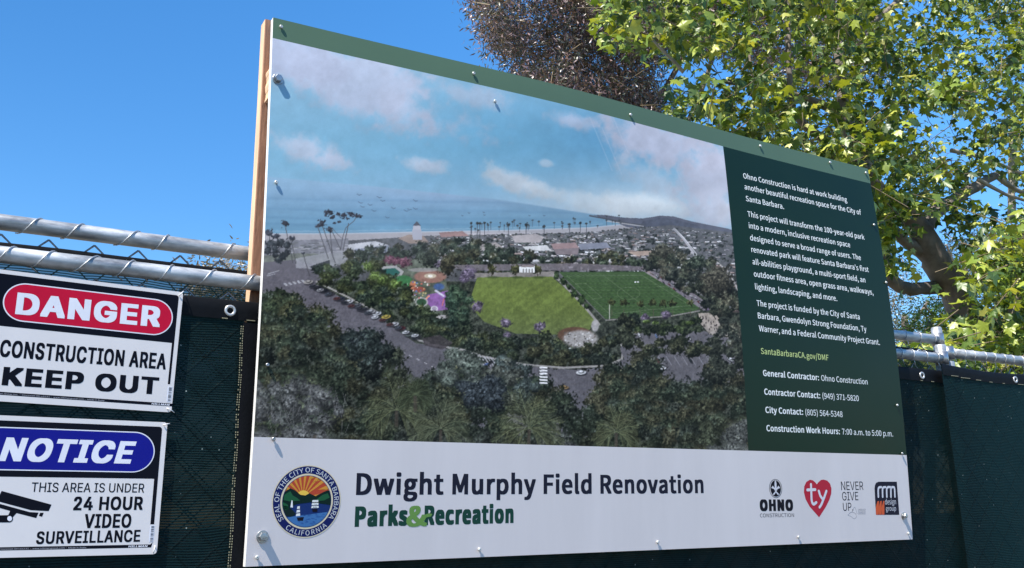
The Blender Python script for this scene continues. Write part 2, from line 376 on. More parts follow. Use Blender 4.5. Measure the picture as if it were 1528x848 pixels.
    line((400, 409), (416, 404), 1.3, (150, 148, 150)); line((398, 412), (410, 409), 1, (150, 148, 150))
    pline([(472, 420), (500, 434), (560, 464), (600, 490), (625, 508), (640, 512)], 2.4, (150, 144, 136))
    # palms and eucalypts at the left -----------------------------------
    for (x0, y0, x1, y1, r) in ((437, 392, 425, 334, 6), (404, 382, 402, 348, 8), (420, 388, 412, 352, 7), (442, 394, 434, 356, 5), (500, 392, 480, 334, 7), (490, 386, 474, 338, 5), (496, 380, 492, 342, 5), (512, 374, 520, 334, 0), (508, 372, 494, 342, 0), (462, 412, 452, 378, 4)):
        line((x0, y0), (x1, y1), 1.2, (70, 68, 68))
        if r: tree(x1, y1, r, r * .7, (60, 62, 72), edge=.6)
    pline([(508, 374), (512, 352), (516, 340), (528, 330), (532, 324)], 1, (76, 74, 76)); pline([(510, 356), (500, 346), (496, 340)], .8, (76, 74, 76))
    for (x, y, r) in ((490, 318, 6), (496, 324, 4), (505, 320, 4), (513, 322, 5), (521, 320, 4.5), (528, 322, 5), (536, 323, 4), (518, 326, 3.5), (500, 333, 2.2), (506, 332, 2.4), (485, 322, 3)): tree(x, y, r, r * .72, (62, 64, 74), edge=.6)
    wood([(398, 360), (418, 356), (440, 366), (444, 386), (420, 392), (398, 384)], 14, 6, [(52, 56, 58)], seed=3)
    # tree belt behind the park -----------------------------------------
    wood([(510, 376), (560, 372), (640, 368), (690, 356), (740, 366), (800, 384), (830, 396), (830, 406), (700, 410), (640, 400), (520, 398)], 120, 9, [(58, 66, 52), (52, 60, 48), (66, 66, 48)], seed=8)
    wood([(830, 390), (900, 378), (1000, 384), (1010, 400), (830, 402)], 46, 7, [(60, 68, 52), (66, 66, 46)], seed=9)
    # park --------------------------------------------------------------
    poly([(700, 408), (830, 405), (836, 414), (700, 416)], (128, 120, 112), 1, .1)
    poly([(640, 396), (860, 393), (960, 398), (965, 404), (700, 404)], (112, 102, 106), .8, .1)
    poly([(704, 440), (712, 414), (824, 413), (845, 432), (890, 476), (880, 492), (850, 500), (770, 498), (722, 480), (703, 458)], (102, 116, 54), 1, .09, nB)
    sl = win(700, 410, 892, 500); img[sl] *= (1 + .05 * nC[sl] + .03 * np.sin(GX[sl] * .35 + GY[sl] * .5))[..., None]
    turf = [(834, 406), (964, 405.5), (1047, 455), (1040, 463), (1000, 472), (904, 476)]
    poly(turf, (60, 82, 46), 1, .06)
    for q in range(15):
        y = 407 + q * 4.7; xa = np.interp(y, [406, 476], [834, 904]); xb = np.interp(y, [405, 456, 463, 476], [964, 1047, 1040, 960])
        poly([(xa, y), (xb, y + .8), (xb, y + 2.6), (xa, y + 2.2)], (74, 98, 56), .55)
        line((xa + 4, y + 3.2), (xb - 4, y + 3.6), .6, (128, 142, 112), .35)
    for P in (([(846, 412), (958, 411), (1030, 456), (910, 469), (846, 412)]), ([(900, 411), (968, 462)]), ([(858, 424), (874, 423), (898, 444), (884, 447)]), ([(980, 428), (994, 427), (1014, 440), (1002, 444)])): pline(P, .6, (160, 170, 140), .35)
    for q in range(22):
        a0 = q / 22 * 6.283; a1 = (q + 1) / 22 * 6.283; line((938 + 17 * np.cos(a0), 438 + 9 * np.sin(a0)), (938 + 17 * np.cos(a1), 438 + 9 * np.sin(a1)), .5, (160, 170, 140), .35)
    pline([(826, 410), (850, 434), (876, 462), (894, 484)], 3.4, (142, 136, 128)); pline([(834, 407), (904, 478)], 1, (110, 110, 104))
    pline([(964, 406), (1048, 456), (1052, 462)], 2.6, (140, 128, 128)); pline([(904, 478), (1000, 472), (1044, 464)], 1.6, (136, 130, 122))
    poly([(968, 404), (1000, 412), (1060, 456), (1050, 464), (1010, 436)], (116, 108, 112), 1, .1)
    for q in range(22):
        f = rr.rand(); car(980 + f * 62, 412 + f * 38 + rr.uniform(-3, 4), 5, .6, [(180, 178, 178), (70, 70, 76), (128, 60, 58), (120, 124, 132)][rr.randint(4)])
    for (x, y, r) in ((830, 412, 5), (840, 420, 5), (857, 438, 5.5), (868, 448, 6), (875, 457, 4), (848, 428, 3.5)): tree(x, y, r, r * 1.3, (60, 76, 44))
    for x in (734, 770, 802): tree(x, 402, 8, 8, (72, 72, 40)); line((x, 408), (x, 413), 1, (70, 60, 50)); ell(x + 2, 414, 9, 1.8, (62, 76, 34), .7, .4)
    poly([(775, 398), (798, 397), (798, 407), (775, 407)], (206, 204, 198)); poly([(779, 396), (796, 396), (797, 399), (778, 399)], (124, 112, 108))
    for q in range(4): line((781 + q * 4.4, 402), (781 + q * 4.4, 407), 1.7, (112, 108, 104))
    ell(948, 421, 1.4, 1, (220, 220, 216)); ell(952, 421, 1.4, 1, (220, 220, 216)); line((909.5, 450), (909.5, 476), 1.2, (176, 172, 158))
    for x in (913, 931, 955, 975, 990, 1004, 1030): line((x, 462), (x, 472), .9, (88, 82, 66)); tree(x, 451 + rs.rand() * 3, 6.5, 5, (84, 88, 52), edge=.5)
    # playground --------------------------------------------------------
    poly([(575, 392), (600, 385), (660, 392), (668, 430), (660, 470), (630, 466), (600, 448), (580, 420)], (90, 96, 80), 1, .3)
    ell(584, 405, 13, 7, (46, 96, 84), 1, .1); pline([(570, 400), (590, 398), (600, 406), (594, 416)], 4, (160, 156, 150)); ell(602, 420, 14, 9, (62, 114, 66), 1, .1)
    ell(642, 413, 24, 9.5, (146, 106, 90), 1, .1); ell(642, 412, 9, 3.6, (196, 176, 146)); ell(642, 412, 3.6, 1.8, (240, 232, 214)); ell(632, 403, 22, 3, (160, 152, 146), .7)
    ell(616, 427, 5, 8, (180, 110, 76), 1, .2); ell(626, 432, 9, 4, (150, 80, 64)); ell(655, 428, 8, 5, (64, 92, 150), .8, .3)
    poly([(638, 440), (668, 434), (674, 444), (668, 462), (650, 464), (636, 452)], (136, 90, 148), 1, .08)
    pline([(660, 456), (662, 447), (670, 444)], 1.4, (200, 104, 96)); line((650, 434), (662, 442), 3, (190, 184, 196)); line((640, 442), (634, 448), 2.5, (226, 140, 110))
    ell(629, 451, 9.5, 7, (176, 170, 164)); ell(629, 451, 7.6, 5.4, (56, 84, 58)); ell(648, 461, 5.5, 4.4, (196, 188, 190)); ell(648, 461, 3.6, 3, (150, 136, 150)); ell(659, 473, 8, 3, (166, 158, 152))
    for q in range(40): ell(rr.uniform(606, 640), rr.uniform(420, 448), rr.uniform(.6, 1.8), rr.uniform(.6, 1.4), [(214, 190, 120), (200, 96, 80), (230, 220, 206), (84, 120, 180)][rr.randint(4)], .8)
    # trees of the park -------------------------------------------------
    wood([(474, 402), (520, 392), (572, 400), (600, 430), (640, 470), (690, 480), (720, 490), (850, 505), (880, 520), (860, 540), (760, 535), (700, 520), (640, 508), (560, 462), (480, 418)], 150, 10.5, [(64, 74, 48), (56, 66, 46), (72, 78, 46), (50, 60, 48)], seed=12)
    for (x, y) in ((560, 412), (572, 418), (590, 424), (548, 398)): tree(x, y, 10, 8, (98, 118, 56))
    for (x, y, r) in ((582, 388, 10), (604, 392, 11), (592, 390, 8)): tree(x, y, r, r * .8, (140, 84, 100), hi=1.6)
    wood([(668, 430), (700, 436), (704, 466), (692, 482), (664, 480)], 22, 9, [(66, 84, 62), (58, 76, 60)], seed=14)
    for (x, y, r) in ((700, 408, 12), (693, 416, 8), (653, 394, 8), (754, 482, 9), (806, 488, 9), (712, 458, 10), (962, 474, 7), (994, 470, 8), (1072, 460, 9), (1056, 460, 6), (757, 500, 6)): tree(x, y, r, r * .85, (140, 122, 146), hi=1.55)
    tree(668, 396, 14, 16, (70, 66, 46)); tree(640, 388, 16, 12, (58, 64, 50))
    # dry garden ring and plants ---------------------------------------
    ell(858, 500, 26, 12, (104, 72, 52), 1, .08); ell(866, 506, 25, 13, (156, 148, 140), 1, .2, .1)
    for q in range(70): ell(rr.uniform(842, 890), rr.uniform(496, 520), rr.uniform(.6, 1.8), rr.uniform(.6, 1.5), [(198, 194, 188), (82, 76, 70), (110, 100, 86)][rr.randint(3)], .9)
    ell(888, 486, 6, 9, (156, 150, 146), 1, .2, .1)
    wood([(790, 512), (850, 520), (930, 500), (944, 470), (950, 500), (925, 540), (870, 548), (800, 545)], 50, 9, [(62, 68, 44), (74, 74, 46), (50, 58, 46)], seed=15)
    pline([(640, 514), (690, 522), (720, 532), (780, 544), (840, 549), (905, 546), (928, 536), (930, 520), (924, 508)], 3, (150, 142, 134))
    # right lot ---------------------------------------------------------
    poly([(944, 498), (1050, 494), (1090, 505), (1100, 530), (1112, 560), (1110, 575), (1040, 575), (960, 560), (935, 545), (925, 520)], (99, 94, 98), 1, .06)
    for q in range(7): car(954 + q * 12.5, 500 + q * .7, 8.5, 1.1, [(206, 204, 204), (112, 108, 114), (104, 128, 176), (54, 50, 54), (92, 88, 92), (120, 116, 120), (200, 198, 196)][q])
    for q in range(9): line((958 + q * 12, 532), (966 + q * 12, 545), .8, (150, 146, 150), .8)
    for (x, c) in ((968, (204, 202, 202)), (981, (112, 52, 56)), (992, (128, 126, 130)), (1030, (56, 62, 62))): car(x, 538, 10, .9, c)
    car(988, 549, 14, .08, (214, 212, 212)); car(1090, 536, 13, .5, (212, 210, 210)); car(992, 562, 9, .3, (42, 42, 46)); car(1026, 562, 9, .6, (60, 60, 62))
    poly([(1042, 468), (1066, 466), (1076, 480), (1090, 505), (1060, 500), (1046, 484)], (156, 142, 128), 1, .12)
    for q in range(26): ell(rr.uniform(1048, 1078), rr.uniform(472, 498), .8, 1.6, (60, 52, 50), .9)
    wood([(945, 486), (1044, 476), (1046, 494), (946, 500)], 24, 7, [(66, 78, 44), (58, 66, 44)], seed=17)
    for (x, y) in ((964, 480), (978, 482), (1030, 482)): tree(x, y, 7, 3, (96, 118, 52), edge=.2)
    wood([(936, 508), (1080, 506), (1086, 524), (940, 528)], 26, 9.5, [(60, 66, 44), (70, 72, 46)], seed=18)
    wood([(925, 476), (945, 470), (948, 508), (938, 520), (926, 505)], 12, 10, [(60, 64, 46)], seed=19)
    wood([(985, 366), (1060, 392), (1100, 440), (1112, 520), (1096, 520), (1076, 500), (1080, 470), (1040, 450), (1000, 415), (960, 395)], 105, 10, [(70, 74, 58), (60, 64, 54), (84, 82, 66)], seed=20)
    tree(1072, 420, 24, 26, (82, 78, 64)); tree(1040, 392, 17, 12, (62, 70, 56)); wood([(1060, 505), (1110, 520), (1112, 560), (1080, 560), (1064, 535)], 14, 11, [(66, 70, 54)], seed=23)
    # road marks and cars ---------------------------------------------
    for q in range(5): line((712 + q * 5, 531 + q * .6), (722 + q * 5, 545 + q * .6), 1.4, (172, 168, 172))
    for q in range(9): line((600 + q * 11, 525 + q * 5.4), (604 + q * 11, 527 + q * 5.4), .9, (178, 172, 172))
    for (x, y, c) in ((460, 421, (168, 160, 152)), (474, 430, (48, 46, 50)), (492, 438, (70, 66, 68)), (508, 446, (58, 62, 74)), (520, 450, (184, 182, 182)), (543, 462, (62, 62, 70)), (562, 468, (206, 206, 206)), (576, 473, (186, 162, 66)), (588, 484, (190, 188, 190)), (598, 490, (104, 44, 48)), (610, 499, (110, 118, 112)), (532, 456, (96, 98, 104)), (484, 434, (40, 40, 46)), (553, 465, (160, 158, 160)), (620, 503, (60, 62, 66))): car(x, y, 17, -.16, c)
    for q in range(14): car(468 + q * 11.5 + rr.uniform(-2, 2), 428 + q * 5.6 + rr.uniform(-1, 1), 13, -.16, [(58, 58, 64), (150, 148, 150), (196, 196, 198), (96, 60, 58), (80, 84, 92)][rr.randint(5)])
    car(673, 526, 14, .3, (196, 196, 200)); car(726, 544, 11, -.5, (86, 110, 168)); car(732, 540, 9, -.5, (44, 44, 48)); car(867, 556, 18, -.05, (222, 222, 222)); car(842, 578, 16, .12, (168, 128, 70)); car(657, 550, 9, .6, (74, 56, 52))
    poly([(630, 505), (656, 500), (676, 512), (660, 522), (634, 516)], (74, 64, 66), .8)
    # foreground wood ---------------------------------------------------
    G = [(58, 68, 48), (50, 60, 44), (66, 72, 50), (54, 62, 50), (70, 70, 46)]
    wood([(360, 450), (400, 443), (430, 443), (466, 466), (500, 478), (532, 496), (566, 520), (590, 534), (576, 566), (560, 640), (500, 670), (360, 670)], 210, 17, G, seed=30)
    wood([(520, 500), (575, 500), (596, 530), (570, 560), (530, 540)], 24, 15, [(58, 66, 66), (50, 60, 54), (52, 58, 50)], seed=31)
    wood([(368, 560), (440, 570), (510, 590), (520, 670), (368, 680)], 60, 14, [(98, 98, 94), (88, 90, 84), (106, 106, 102)], seed=32, edge=.45)
    for q in range(26):
        x = rr.uniform(385, 520); y = rr.uniform(590, 655); line((x, y), (x + rr.uniform(-8, 10), y - rr.uniform(10, 34)), .8, (136, 132, 126), .6)
    wood([(580, 560), (640, 560), (700, 540), (770, 560), (830, 585), (862, 625), (870, 680), (540, 680), (560, 600)], 150, 18, G, seed=33)
    wood([(664, 530), (690, 522), (716, 540), (720, 575), (668, 580), (655, 555)], 26, 14, [(96, 104, 90), (84, 94, 80)], seed=34)
    wood([(724, 555), (750, 540), (782, 545), (800, 580), (780, 600), (730, 590)], 26, 13, [(92, 96, 82), (72, 84, 78)], seed=35)
    wood([(690, 575), (740, 570), (760, 610), (700, 620)], 18, 15, [(60, 68, 72)], seed=36)
    wood([(880, 600), (884, 575), (910, 555), (935, 545), (950, 530), (975, 545), (985, 558), (1050, 565), (1066, 545), (1090, 560), (1125, 580), (1125, 690), (870, 690)], 190, 17, G + [(74, 72, 48)], seed=37)
    wood([(1062, 520), (1085, 515), (1095, 545), (1080, 570), (1060, 560)], 16, 12, [(60, 64, 50)], seed=38)
    wood([(1070, 640), (1120, 630), (1125, 680), (1060, 680)], 20, 13, [(94, 96, 88)], seed=39, edge=.45)
    wood([(600, 650), (700, 655), (860, 655), (860, 680), (560, 680)], 40, 12, [(74, 76, 70), (60, 66, 56)], seed=40)

    def palm(x, y, R, fr, col, seed):
        r2 = np.random.RandomState(seed); c = np.array(col, float)
        for (ax, L) in fr:
            bx, by = np.cos(ax), -np.sin(ax); P = []; n = 26
            for k in range(n + 1):
                s = k / n; P.append((x + bx * L * R * s + .06 * R * np.sign(bx) * s * s, y + by * L * R * s + .42 * R * s * s * abs(bx) * 1.5))
            for k in range(3, n):
                (xa, ya), (xb, yb) = P[k], P[k + 1]; tx, ty = xb - xa, yb - ya; q = np.hypot(tx, ty) + 1e-6; tx, ty = tx / q, ty / q
                ll = R * .34 * np.sin(np.pi * (.12 + .8 * k / n)) * r2.uniform(.8, 1.15)
                for sgn in (-1, 1):
                    ex = xa + (tx * .75 - sgn * ty * .6) * ll; ey = ya + (ty * .75 + sgn * tx * .6) * ll + ll * .3
                    line((xa, ya), (ex, ey), 1.1, c * r2.uniform(.45, 1.2), .5)
            pline(P, .9, c * 1.2, .5)
        for k in range(4): line((x + k - 2, y + 2), (x + k - 2 + r2.uniform(-1, 1), y + 24), 2.4, (84, 72, 58), .5)
    fr = [(1.75, 1.0), (1.15, .95), (.75, .85), (.3, .7), (-.1, .5), (2.3, .85), (2.75, .75), (3.1, .55), (1.45, .8)]
    palm(592, 612, 64, fr, (104, 110, 66), 1); palm(658, 640, 60, fr, (98, 106, 72), 2); palm(790, 640, 68, [(1.95, 1.15)] + fr, (108, 114, 70), 3)
    palm(920, 645, 46, fr, (98, 104, 64), 4); palm(470, 648, 0.1, [], (90, 90, 60), 5); palm(620, 590, 36, fr, (70, 80, 50), 6)
    for q in range(6): poly([(805, 547.5 + q * 4.6), (816.5, 547.5 + q * 4.6), (817, 550 + q * 4.6), (805.5, 550 + q * 4.6)], (214, 210, 206))
    # birds -------------------------------------------------------------
    for (x, y) in ((536, 291), (566, 295), (571, 300), (538, 303), (552, 306), (541, 309), (558, 315), (587, 311), (606, 315), (611, 313), (620, 312), (620, 300), (578, 325), (700, 318), (722, 317), (723, 321), (690, 322), (812, 322), (790, 322)):
        s = 3.2 if x < 640 else 1.4
        line((x - s, y - s * .5), (x, y + .4), .8, (66, 82, 98), .9); line((x, y + .4), (x + s, y - s * .1), .8, (66, 82, 98), .9)
    img[:] = img * (1 + .03 * (white - .5))[..., None] * (1 + .025 * nB)[..., None]
    low_ = sm(372, 430, GY)[..., None]
    crisp = np.clip((img - 62) * 1.12 + 56, 6, 255) * (1 + .10 * nD + .08 * nE)[..., None]; img[:] = img * (1 - low_) + crisp * low_
    mid_ = (sm(345, 352, GY) * (1 - sm(385, 410, GY)) * sm(640, 690, GX))[..., None]; img[:] = img * (1 - mid_) + np.clip((img - 84) * 1.35 + 88, 10, 255) * mid_
    fg = (.26 * sm(440, 520, GY))[..., None]; gm_ = img.mean(-1, keepdims=True); img[:] = img * (1 - fg) + (gm_ * .97 + np.array([-2, 0, 3])) * fg
    g = img.mean(-1, keepdims=True); img[:] = g + (img - g) * .84
    hz = (.16 * np.exp(-((GY - 352) / 45) ** 2))[..., None]; img[:] = img * (1 - hz) + np.array([150, 156, 166.]) * hz
    img[:, :] += 3
    return np.clip(img, 0, 255) / 255.0, X0, Y0, SC

# fabric of the privacy screens: knitted ribs, pale dots painted for light through pinholes, faint relief of the chain link behind it
def fabric_material(name, open_, gain=1.0):
    m = bpy.data.materials.new(name); m.use_nodes = True; N = m.node_tree.nodes; L = m.node_tree.links
    b = N['Principled BSDF']; b.inputs['Roughness'].default_value = .62; b.inputs['Specular IOR Level'].default_value = .08
    tc = N.new('ShaderNodeTexCoord'); sp = N.new('ShaderNodeSeparateXYZ'); L.new(tc.outputs['Object'], sp.inputs[0])
    def math_(op, a, b_=None, c_=None):
        n = N.new('ShaderNodeMath'); n.operation = op
        for i, v in enumerate((a, b_, c_)):
            if v is None: continue
            if isinstance(v, (int, float)): n.inputs[i].default_value = v
            else: L.new(v, n.inputs[i])
        return n.outputs[0]
    n1 = N.new('ShaderNodeTexNoise'); n1.inputs['Scale'].default_value = 5; n1.inputs['Detail'].default_value = 4; L.new(tc.outputs['Object'], n1.inputs['Vector'])
    wob = math_('MULTIPLY', n1.outputs[0], .02)
    zz = math_('ADD', sp.outputs['Z'], wob)
    rib = math_('SINE', math_('MULTIPLY', zz, 2 * math.pi / .0052))
    rib01 = math_('MULTIPLY_ADD', rib, .5, .5)
    # chain link relief
    def lattice(sgn):
        s = math_('MULTIPLY_ADD', sp.outputs['X'], sgn * 1.0, sp.outputs['Z']); f = math_('FRACT', math_('DIVIDE', s, .0858))
        return math_('MAXIMUM', math_('SUBTRACT', 1.0, math_('MULTIPLY', math_('ABSOLUTE', math_('SUBTRACT', f, .5)), 18.0)), 0.0)
    lat = math_('MAXIMUM', lattice(1), lattice(-1))
    n2 = N.new('ShaderNodeTexNoise'); n2.inputs['Scale'].default_value = 420; n2.inputs['Detail'].default_value = 2; L.new(tc.outputs['Object'], n2.inputs['Vector'])
    n3 = N.new('ShaderNodeTexNoise'); n3.inputs['Scale'].default_value = 2.2; n3.inputs['Detail'].default_value = 5; L.new(tc.outputs['Object'], n3.inputs['Vector'])
    v = N.new('ShaderNodeTexVoronoi'); v.inputs['Scale'].default_value = 55; v.inputs['Randomness'].default_value = 1; L.new(tc.outputs['Object'], v.inputs['Vector'])
    sepc = N.new('ShaderNodeSeparateColor'); L.new(v.outputs['Color'], sepc.inputs[0])
    speck = math_('MULTIPLY', math_('LESS_THAN', v.outputs['Distance'], .085), math_('GREATER_THAN', sepc.outputs[0], .80))
    shade = math_('ADD', math_('MULTIPLY_ADD', rib01, .9, .2), math_('MULTIPLY', math_('SUBTRACT', n2.outputs[0], .5), .8))
    shade = math_('MULTIPLY', shade, math_('MULTIPLY_ADD', n3.outputs[0], 1.0, .5))
    shade = math_('MULTIPLY', shade, math_('MULTIPLY_ADD', lat, -.45, 1.0))
    vm = N.new('ShaderNodeVectorMath'); vm.operation = 'SCALE'; vm.inputs[0].default_value = (.005 * gain, .020 * gain, .0225 * gain); L.new(shade, vm.inputs['Scale'])
    mx = N.new('ShaderNodeMix'); mx.data_type = 'RGBA'; L.new(speck, mx.inputs[0]); L.new(vm.outputs[0], mx.inputs[6]); mx.inputs[7].default_value = (.30, .36, .34, 1)
    # dusty scratches where the cloth has rubbed
    mp = N.new('ShaderNodeMapping'); mp.inputs['Rotation'].default_value = (0, .9, 0); mp.inputs['Scale'].default_value = (3.5, 1, 26); L.new(tc.outputs['Object'], mp.inputs[0])
    n4 = N.new('ShaderNodeTexNoise'); n4.inputs['Scale'].default_value = 2.6; n4.inputs['Detail'].default_value = 8; n4.inputs['Roughness'].default_value = .7; L.new(mp.outputs[0], n4.inputs['Vector'])
    scr = math_('MULTIPLY', math_('MAXIMUM', math_('SUBTRACT', n4.outputs[0], .62), 0.0), 2.2)
    mx2 = N.new('ShaderNodeMix'); mx2.data_type = 'RGBA'; L.new(scr, mx2.inputs[0]); L.new(mx.outputs[2], mx2.inputs[6]); mx2.inputs[7].default_value = (.16, .21, .20, 1)
    L.new(mx2.outputs[2], b.inputs['Base Color'])
    h = math_('ADD', math_('MULTIPLY', rib01, .5), math_('MULTIPLY', lat, .8))
    bp = N.new('ShaderNodeBump'); bp.inputs['Strength'].default_value = .5; bp.inputs['Distance'].default_value = .0015; L.new(h, bp.inputs['Height']); L.new(bp.outputs[0], b.inputs['Normal'])
    t = N.new('ShaderNodeBsdfTranslucent'); t.inputs[0].default_value = (.02, .09, .085, 1); ms = N.new('ShaderNodeMixShader'); ms.inputs[0].default_value = .25
    L.new(b.outputs[0], ms.inputs[1]); L.new(t.outputs[0], ms.inputs[2])
    # the knit is open: light passes between the ribs
    tr = N.new('ShaderNodeBsdfTransparent'); m2 = N.new('ShaderNodeMixShader')
    L.new(math_('MULTIPLY', math_('SUBTRACT', 1.0, rib01), open_), m2.inputs[0]); L.new(ms.outputs[0], m2.inputs[1]); L.new(tr.outputs[0], m2.inputs[2]); L.new(m2.outputs[0], N['Material Output'].inputs[0])
    return m
M['fabric'] = fabric_material('screen_fabric', .055, 1.15); M['fabric_dense'] = fabric_material('screen_fabric_dense', .0, 1.5); M['fabric_open'] = fabric_material('screen_fabric_open', .34)

# ---------------------------------------------------------------- ground
gm = mat('ground_dirt', (.13, .115, .09), .95, var=.35, vscale=1.5, bump=.6, bscale=6)
g = add('ground', [(-900, -900, 0), (900, -900, 0), (900, 900, 0), (-900, 900, 0)], [(0, 1, 2, 3)], gm); g['kind'] = 'structure'
pm = mat('road_asphalt', (.055, .055, .058), .9, var=.2, vscale=3, bump=.4, bscale=60)
p = add('road', [(-200, -9, .004), (200, -9, .004), (200, -.6, .004), (-200, -.6, .004)], [(0, 1, 2, 3)], pm); p['kind'] = 'structure'

# ---------------------------------------------------------------- fences
def link_mesh(x0, x1, ztop, zbot, y):
    s, h = .04375, .0425; r = .0021; parts = []
    n = int((x1 - x0) / s); k = int((ztop - zbot) / h)
    V = []; F = []
    for i in range(n):
        pts = []
        for j in range(k + 1):
            side = (i + j) % 2
            pts.append((x0 + (i + side) * s, y + (.0022 if (i + j) % 2 else -.0022) * (1 if i % 2 else -1), ztop - j * h))
        v, f = tube(pts, r, 4, False); o = len(V); V += v; F += [tuple(q + o for q in t) for t in f]
    return V, F
def tie(x, yc, zc, R, pitch, turns, a0, tail):
    P = []; n = int(16 * turns)
    for k in range(n + 1):
        a = a0 + 2 * math.pi * k / 16
        P.append((x + pitch * k / 16, yc - (R + .0018) * math.cos(a), zc + (R + .0018) * math.sin(a)))
    x_, y_, z_ = P[-1]; P += [(x_ + tail[0] * .5, y_, z_ + tail[1] * .5), (x_ + tail[0], y_ + .002, z_ + tail[1])]
    return tube(P, .0014, 5)
RAIL_R = .0168
def fence(label, x0, x1, y, zrail, posts, ties, ztop, tops=True):
    t = empty('chain_link_fence', (x0, y, 0), label, 'fence', 'temporary fence panels')
    n = 14; P = [(x0 + (x1 - x0) * k / n, y + .0008 * math.sin(k * 2.1), zrail + .0016 * math.sin(k * 1.3)) for k in range(n + 1)]
    V, F = tube(P, RAIL_R, 24); add('top_rail', V, F, M['galv'], t, True)
    V, F = tube([(x0, y, .12), (x1, y, .12)], RAIL_R, 16); add('bottom_rail', V, F, M['galv'], t, True)
    for (px_, zt) in posts:
        V, F = tube([(px_, y, .012), (px_, y, zt - .004), (px_, y, zt)], [.0185, .0185, .0155], 22); po = add('post', V, F, M['galv'], t, True)
        V, F = tube([(px_, y, zrail - .024), (px_, y, zrail + .020)], .0215, 22); add('clamp', V, F, M['zinc'], po, True)
    V, F = link_mesh(x0 + .02, x1 - .02, ztop, .1, y + .001); add('chain_link', V, F, M['link'], t, True, kind='stuff')
    for (xx, pitch, turns, a0, tail) in ties:
        V, F = tie(xx, y, zrail, RAIL_R, pitch, turns, a0, tail); add('tie_wire', V, F, M['wire'], t, True)
    return t
YF, YB = .038, .130
ZF, ZB, ZR = Z0 + .5945, Z0 + .686, Z0 + .6195
rnd = random.Random(4)
def ties_at(pxs, py0, slope, y, extra):
    out = []
    for q in pxs:
        p_ = at(q, py0 + slope * q, y); out.append((p_[0] - .026, .078 + rnd.uniform(-.02, .02), .72 + rnd.uniform(-.1, .3), -2.0 + rnd.uniform(-.2, .2), (rnd.uniform(.004, .014), -rnd.uniform(.006, .02))))
    for q in extra: out.append((q, .012 + rnd.uniform(-.003, .006), 1.1, -1.7, (.006, -.016)))
    return out
tF = ties_at([-58, 10, 64, 126, 190, 252, 310, 372], 378, .121, YF, [-.8, -.95, 2.14, 2.20, 2.27, 2.33])
tB = ties_at([-30, 46, 112, 190, 246, 340], 331, .148, YB, [-.8, -.95, 2.22, 2.30, 2.38, 2.46])
tR = [(2.44 + .0585 * k + rnd.uniform(-.006, .006), .012, 1.1, -1.7, (.006, -.014)) for k in range(14)]
fence('near galvanized chain-link fence panel running behind the big sign, warning signs tied on it', -3.4, 2.372, YF, ZF, [(-1.3, ZF + .045), (2.372, ZF + .047)], tF, ZF - .028)
fence('galvanized chain-link fence panel at the right edge, beyond the post right of the sign', 2.425, 6.1, YF + .012, ZR, [(2.425, ZR - .03), (6.1, ZR + .04)], tR, ZR - .03)
fence('far second fence whose top rail shows above the near rail', -3.4, 2.497, YB, ZB, [(-1.2, ZB + .04), (2.497, ZB + .045)], tB, ZB - .024)

# ---------------------------------------------------------------- privacy screens
def sheet(x0, x1, z0, z1, y, amp, seed, nx, nz, topsag=0.0):
    r = np.random.RandomState(seed); X = np.linspace(x0, x1, nx); Zs = np.linspace(z0, z1, nz); gx, gz = np.meshgrid(X, Zs)
    w = np.zeros_like(gx)
    for k in range(9):
        fx, fz = r.uniform(-9, 9), r.uniform(-5, 5); w += np.sin(gx * fx + gz * fz + r.uniform(0, 6.3)) / 9
    for k in range(7):
        fx, fz = r.uniform(-30, 30), r.uniform(-14, 14); w += .35 * np.sin(gx * fx + gz * fz + r.uniform(0, 6.3)) / 7
    gz2 = gz - topsag * np.abs(np.sin((gx - x0) * 5.2)) * (gz - z0) / (z1 - z0)
    V = np.stack([gx, y + amp * w, gz2], -1).reshape(-1, 3)
    i = np.arange(nx * nz).reshape(nz, nx); F = np.stack([i[:-1, :-1], i[:-1, 1:], i[1:, 1:], i[1:, :-1]], -1).reshape(-1, 4)
    return V, F, (gx, y + amp * w, gz2)
